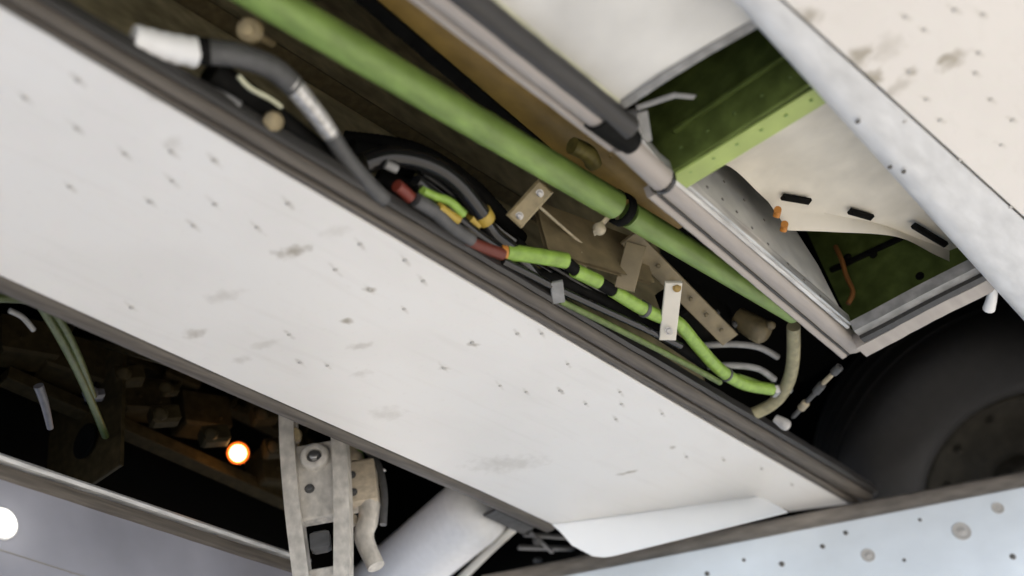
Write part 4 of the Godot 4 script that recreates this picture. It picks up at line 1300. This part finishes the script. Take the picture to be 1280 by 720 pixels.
# ---------------------------------------------------------------- wheel in its well
func wheel_well() -> void:
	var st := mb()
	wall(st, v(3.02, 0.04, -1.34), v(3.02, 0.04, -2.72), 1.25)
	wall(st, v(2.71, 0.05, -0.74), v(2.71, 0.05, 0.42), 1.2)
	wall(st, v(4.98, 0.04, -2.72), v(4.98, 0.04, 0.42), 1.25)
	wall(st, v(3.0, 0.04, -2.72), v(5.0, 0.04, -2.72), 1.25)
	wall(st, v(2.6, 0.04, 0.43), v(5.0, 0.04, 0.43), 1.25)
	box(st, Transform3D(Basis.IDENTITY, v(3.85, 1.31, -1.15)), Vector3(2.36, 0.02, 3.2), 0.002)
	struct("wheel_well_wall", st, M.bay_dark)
	var c := v(4.200, 0.189, -0.817)
	var ax := Vector3(-0.42, -0.86, 0.30).normalized()
	var o := thing("main_wheel", "large black main wheel lying in its dark well at the right", "wheel", c)
	st = mb()
	var prof := []
	for q in [[0.12, 0.34], [0.17, 0.36], [0.195, 0.42], [0.205, 0.50], [0.195, 0.575], [0.165, 0.635], [0.13, 0.662], [0.098, 0.671], [0.096, 0.660], [0.084, 0.660], [0.082, 0.674], [0.034, 0.679], [0.032, 0.667], [0.020, 0.667], [0.018, 0.680]]:
		prof.append(q)
	var mirror := prof.duplicate()
	mirror.reverse()
	for q in mirror:
		prof.append([-q[0], q[1]])
	lathe(st, c, ax, prof, 72)
	put("tyre", st, M.tyre, o)
	st = mb()
	lathe(st, c, ax, [[0.10, 0.36], [0.155, 0.355], [0.165, 0.345], [0.165, 0.33], [0.12, 0.315], [0.10, 0.28], [0.105, 0.20], [0.13, 0.16], [0.15, 0.13], [0.155, 0.0]], 48)
	lathe(st, c, ax, [[-0.15, 0.0], [-0.15, 0.35], [0.10, 0.36]], 32)
	var rim := put("rim", st, M.rim, o)
	st = mb()
	lathe(st, c + ax * 0.15, ax, [[0.0, 0.10], [0.05, 0.095], [0.065, 0.08], [0.07, 0.0]], 32)
	put("hub_cap", st, M.rim, rim)
	var x := ax.cross(Vector3.UP).normalized()
	var z := x.cross(ax)
	for k in 10:
		var w := TAU * k / 10.0
		bolt(rim, c + ax * 0.104 + (x * cos(w) + z * sin(w)) * 0.24, ax, 0.014, M.rim)
	st = mb()
	lathe(st, c - ax * 0.15, -ax, [[0.0, 0.09], [0.35, 0.07], [0.36, 0.0]], 24)
	put("axle", st, M.strut, o)
	st = mb()
	tube(st, [v(2.655, -0.020, -0.322), v(2.708, -0.030, -0.357), v(2.742, -0.035, -0.381)], 0.009, 12, 0.006, 0.016)
	solo("white_nozzle", st, M.white, "tiny bright white nozzle under the rounded edge of the fairing panel", "nozzle")


# ---------------------------------------------------------------- doors hanging at the bottom corners
func doors() -> void:
	var a := v(2.856, -0.100, -1.877)
	var b := v(3.836, -0.100, -0.690)
	var d := (b - a).normalized()
	var blobs := []
	var n := d.cross(Vector3.UP).normalized()
	if n.x > 0.0:
		n = -n
	var o := thing("gear_door", "pale blue white gear door with small dark marks at the lower right corner", "gear door", (a + b) / 2.0)
	# its plane leans out a little at the bottom
	var drop := (Vector3.DOWN + n * 0.0).normalized()
	var long := 2.5
	var xf := Transform3D(Basis(d, -n.rotated(d, 0.0), drop), a - d * 0.35)
	xf.basis.y = xf.basis.z.cross(xf.basis.x).normalized()
	var st := mb()
	slab(st, PackedVector2Array([Vector2(0, 0), Vector2(long, 0), Vector2(long, 0.9), Vector2(0, 0.9)]), -0.02, 0.02, 0.004, xf)
	var skin := put("skin", st, M.door_white, o)
	var outn := xf.basis.y if xf.basis.y.dot(n) > 0.0 else -xf.basis.y
	for q in DOOR_MARKS:
		if q[1] > 0.012:
			st = mb()
			lathe(st, q[0], outn, [[-0.001, q[1]], [0.0015, q[1]], [0.002, q[1] * 0.93], [0.0008, q[1] * 0.85], [0.0008, q[1] * 0.3], [0.0022, q[1] * 0.25], [0.0022, 0.0]], 20)
			put("fastener", st, M.rivet, skin)
		else:
			rivet(skin, q[0], outn, q[1], M.rivet_dark)
	st = mb()
	strip(st, line(a - d * 0.3, b + d * 0.5, 40), [[-0.10, 0.085], [-0.10, 0.012], [-0.09, 0.002], [-0.035, 0.002], [-0.028, 0.008], [-0.026, 0.035], [-0.03, 0.066], [-0.045, 0.080], [-0.06, 0.085]], Vector3.ZERO, 0.0008)
	solo("hinge_seal", st, M.rubber_hinge, "dirty grey brown seal between the white panel lip and the pale gear door", "rubber seal")

	# left door: glossy grey, edge trim on top
	var p := v(1.009, -0.100, -2.121)
	var q2 := v(1.991, -0.100, -2.215)
	var e := (q2 - p).normalized()
	o = thing("gear_door", "glossy grey gear door at the lower left corner with a pale metal top edge", "gear door", (p + q2) / 2.0)
	var n2 := e.cross(Vector3.UP).normalized()
	if n2.z < 0.0:
		n2 = -n2
	var drop2 := (Vector3.DOWN + n2 * 0.0).normalized()
	var start := p - e * 0.8
	var end := q2 + e * 0.02
	var run := (end - start).length()
	st = mb()
	var xf2 := Transform3D(Basis(e, drop2.cross(e).normalized(), drop2), start)
	slab(st, PackedVector2Array([Vector2(0, 0.012), Vector2(run + 0.05, 0.012), Vector2(run + 0.05, 0.85), Vector2(0, 0.85)]), -0.018, 0.018, 0.004, xf2)
	put("skin", st, M.door_grey, o)
	var on := xf2.basis.y if xf2.basis.y.dot(n2) > 0.0 else -xf2.basis.y
	st = mb()
	strip(st, line(start + on * 0.02, end + on * 0.02, 30), [[-0.010, 0.012], [-0.014, 0.004], [-0.010, -0.004], [0.010, -0.004], [0.014, 0.004], [0.010, 0.012]], on, 0.0)
	put("metal_edge", st, M.rail_grey, o)
	st = mb()
	var ds := drop2 * 0.026
	strip(st, line(start + on * 0.0185 + ds, end + on * 0.0185 + ds, 30), [[0.0, 0.018], [0.008, 0.014], [0.010, 0.0], [0.008, -0.014], [0.0, -0.018]], on, 0.0005)
	put("edge_seal", st, M.rubber, o)
	st = mb()
	bar(st, v(0.968, -0.303, -2.099), v(1.296, -0.317, -2.130), 0.003, 0.003)
	put("seam", st, M.seam, o)
	var glare_at := v(1.074, -0.248, -2.108)  # added glowing disc imitates a bright reflection on the door
	var o3 := thing("glare_spot", "bright white round glow added for a reflection on the grey door at the left edge", "lamp", glare_at)
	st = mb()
	lathe(st, glare_at, on, [[-0.004, 0.037], [0.004, 0.037], [0.006, 0.034], [0.004, 0.032]], 24)
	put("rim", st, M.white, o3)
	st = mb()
	lathe(st, glare_at, on, [[0.0, 0.032], [0.006, 0.030], [0.012, 0.022], [0.015, 0.012], [0.016, 0.0]], 24)
	put("lens", st, M.glare_lit, o3)
	var om := OmniLight3D.new()  # added light, spreads the glow of the imitated reflection
	om.name = "glow_light"
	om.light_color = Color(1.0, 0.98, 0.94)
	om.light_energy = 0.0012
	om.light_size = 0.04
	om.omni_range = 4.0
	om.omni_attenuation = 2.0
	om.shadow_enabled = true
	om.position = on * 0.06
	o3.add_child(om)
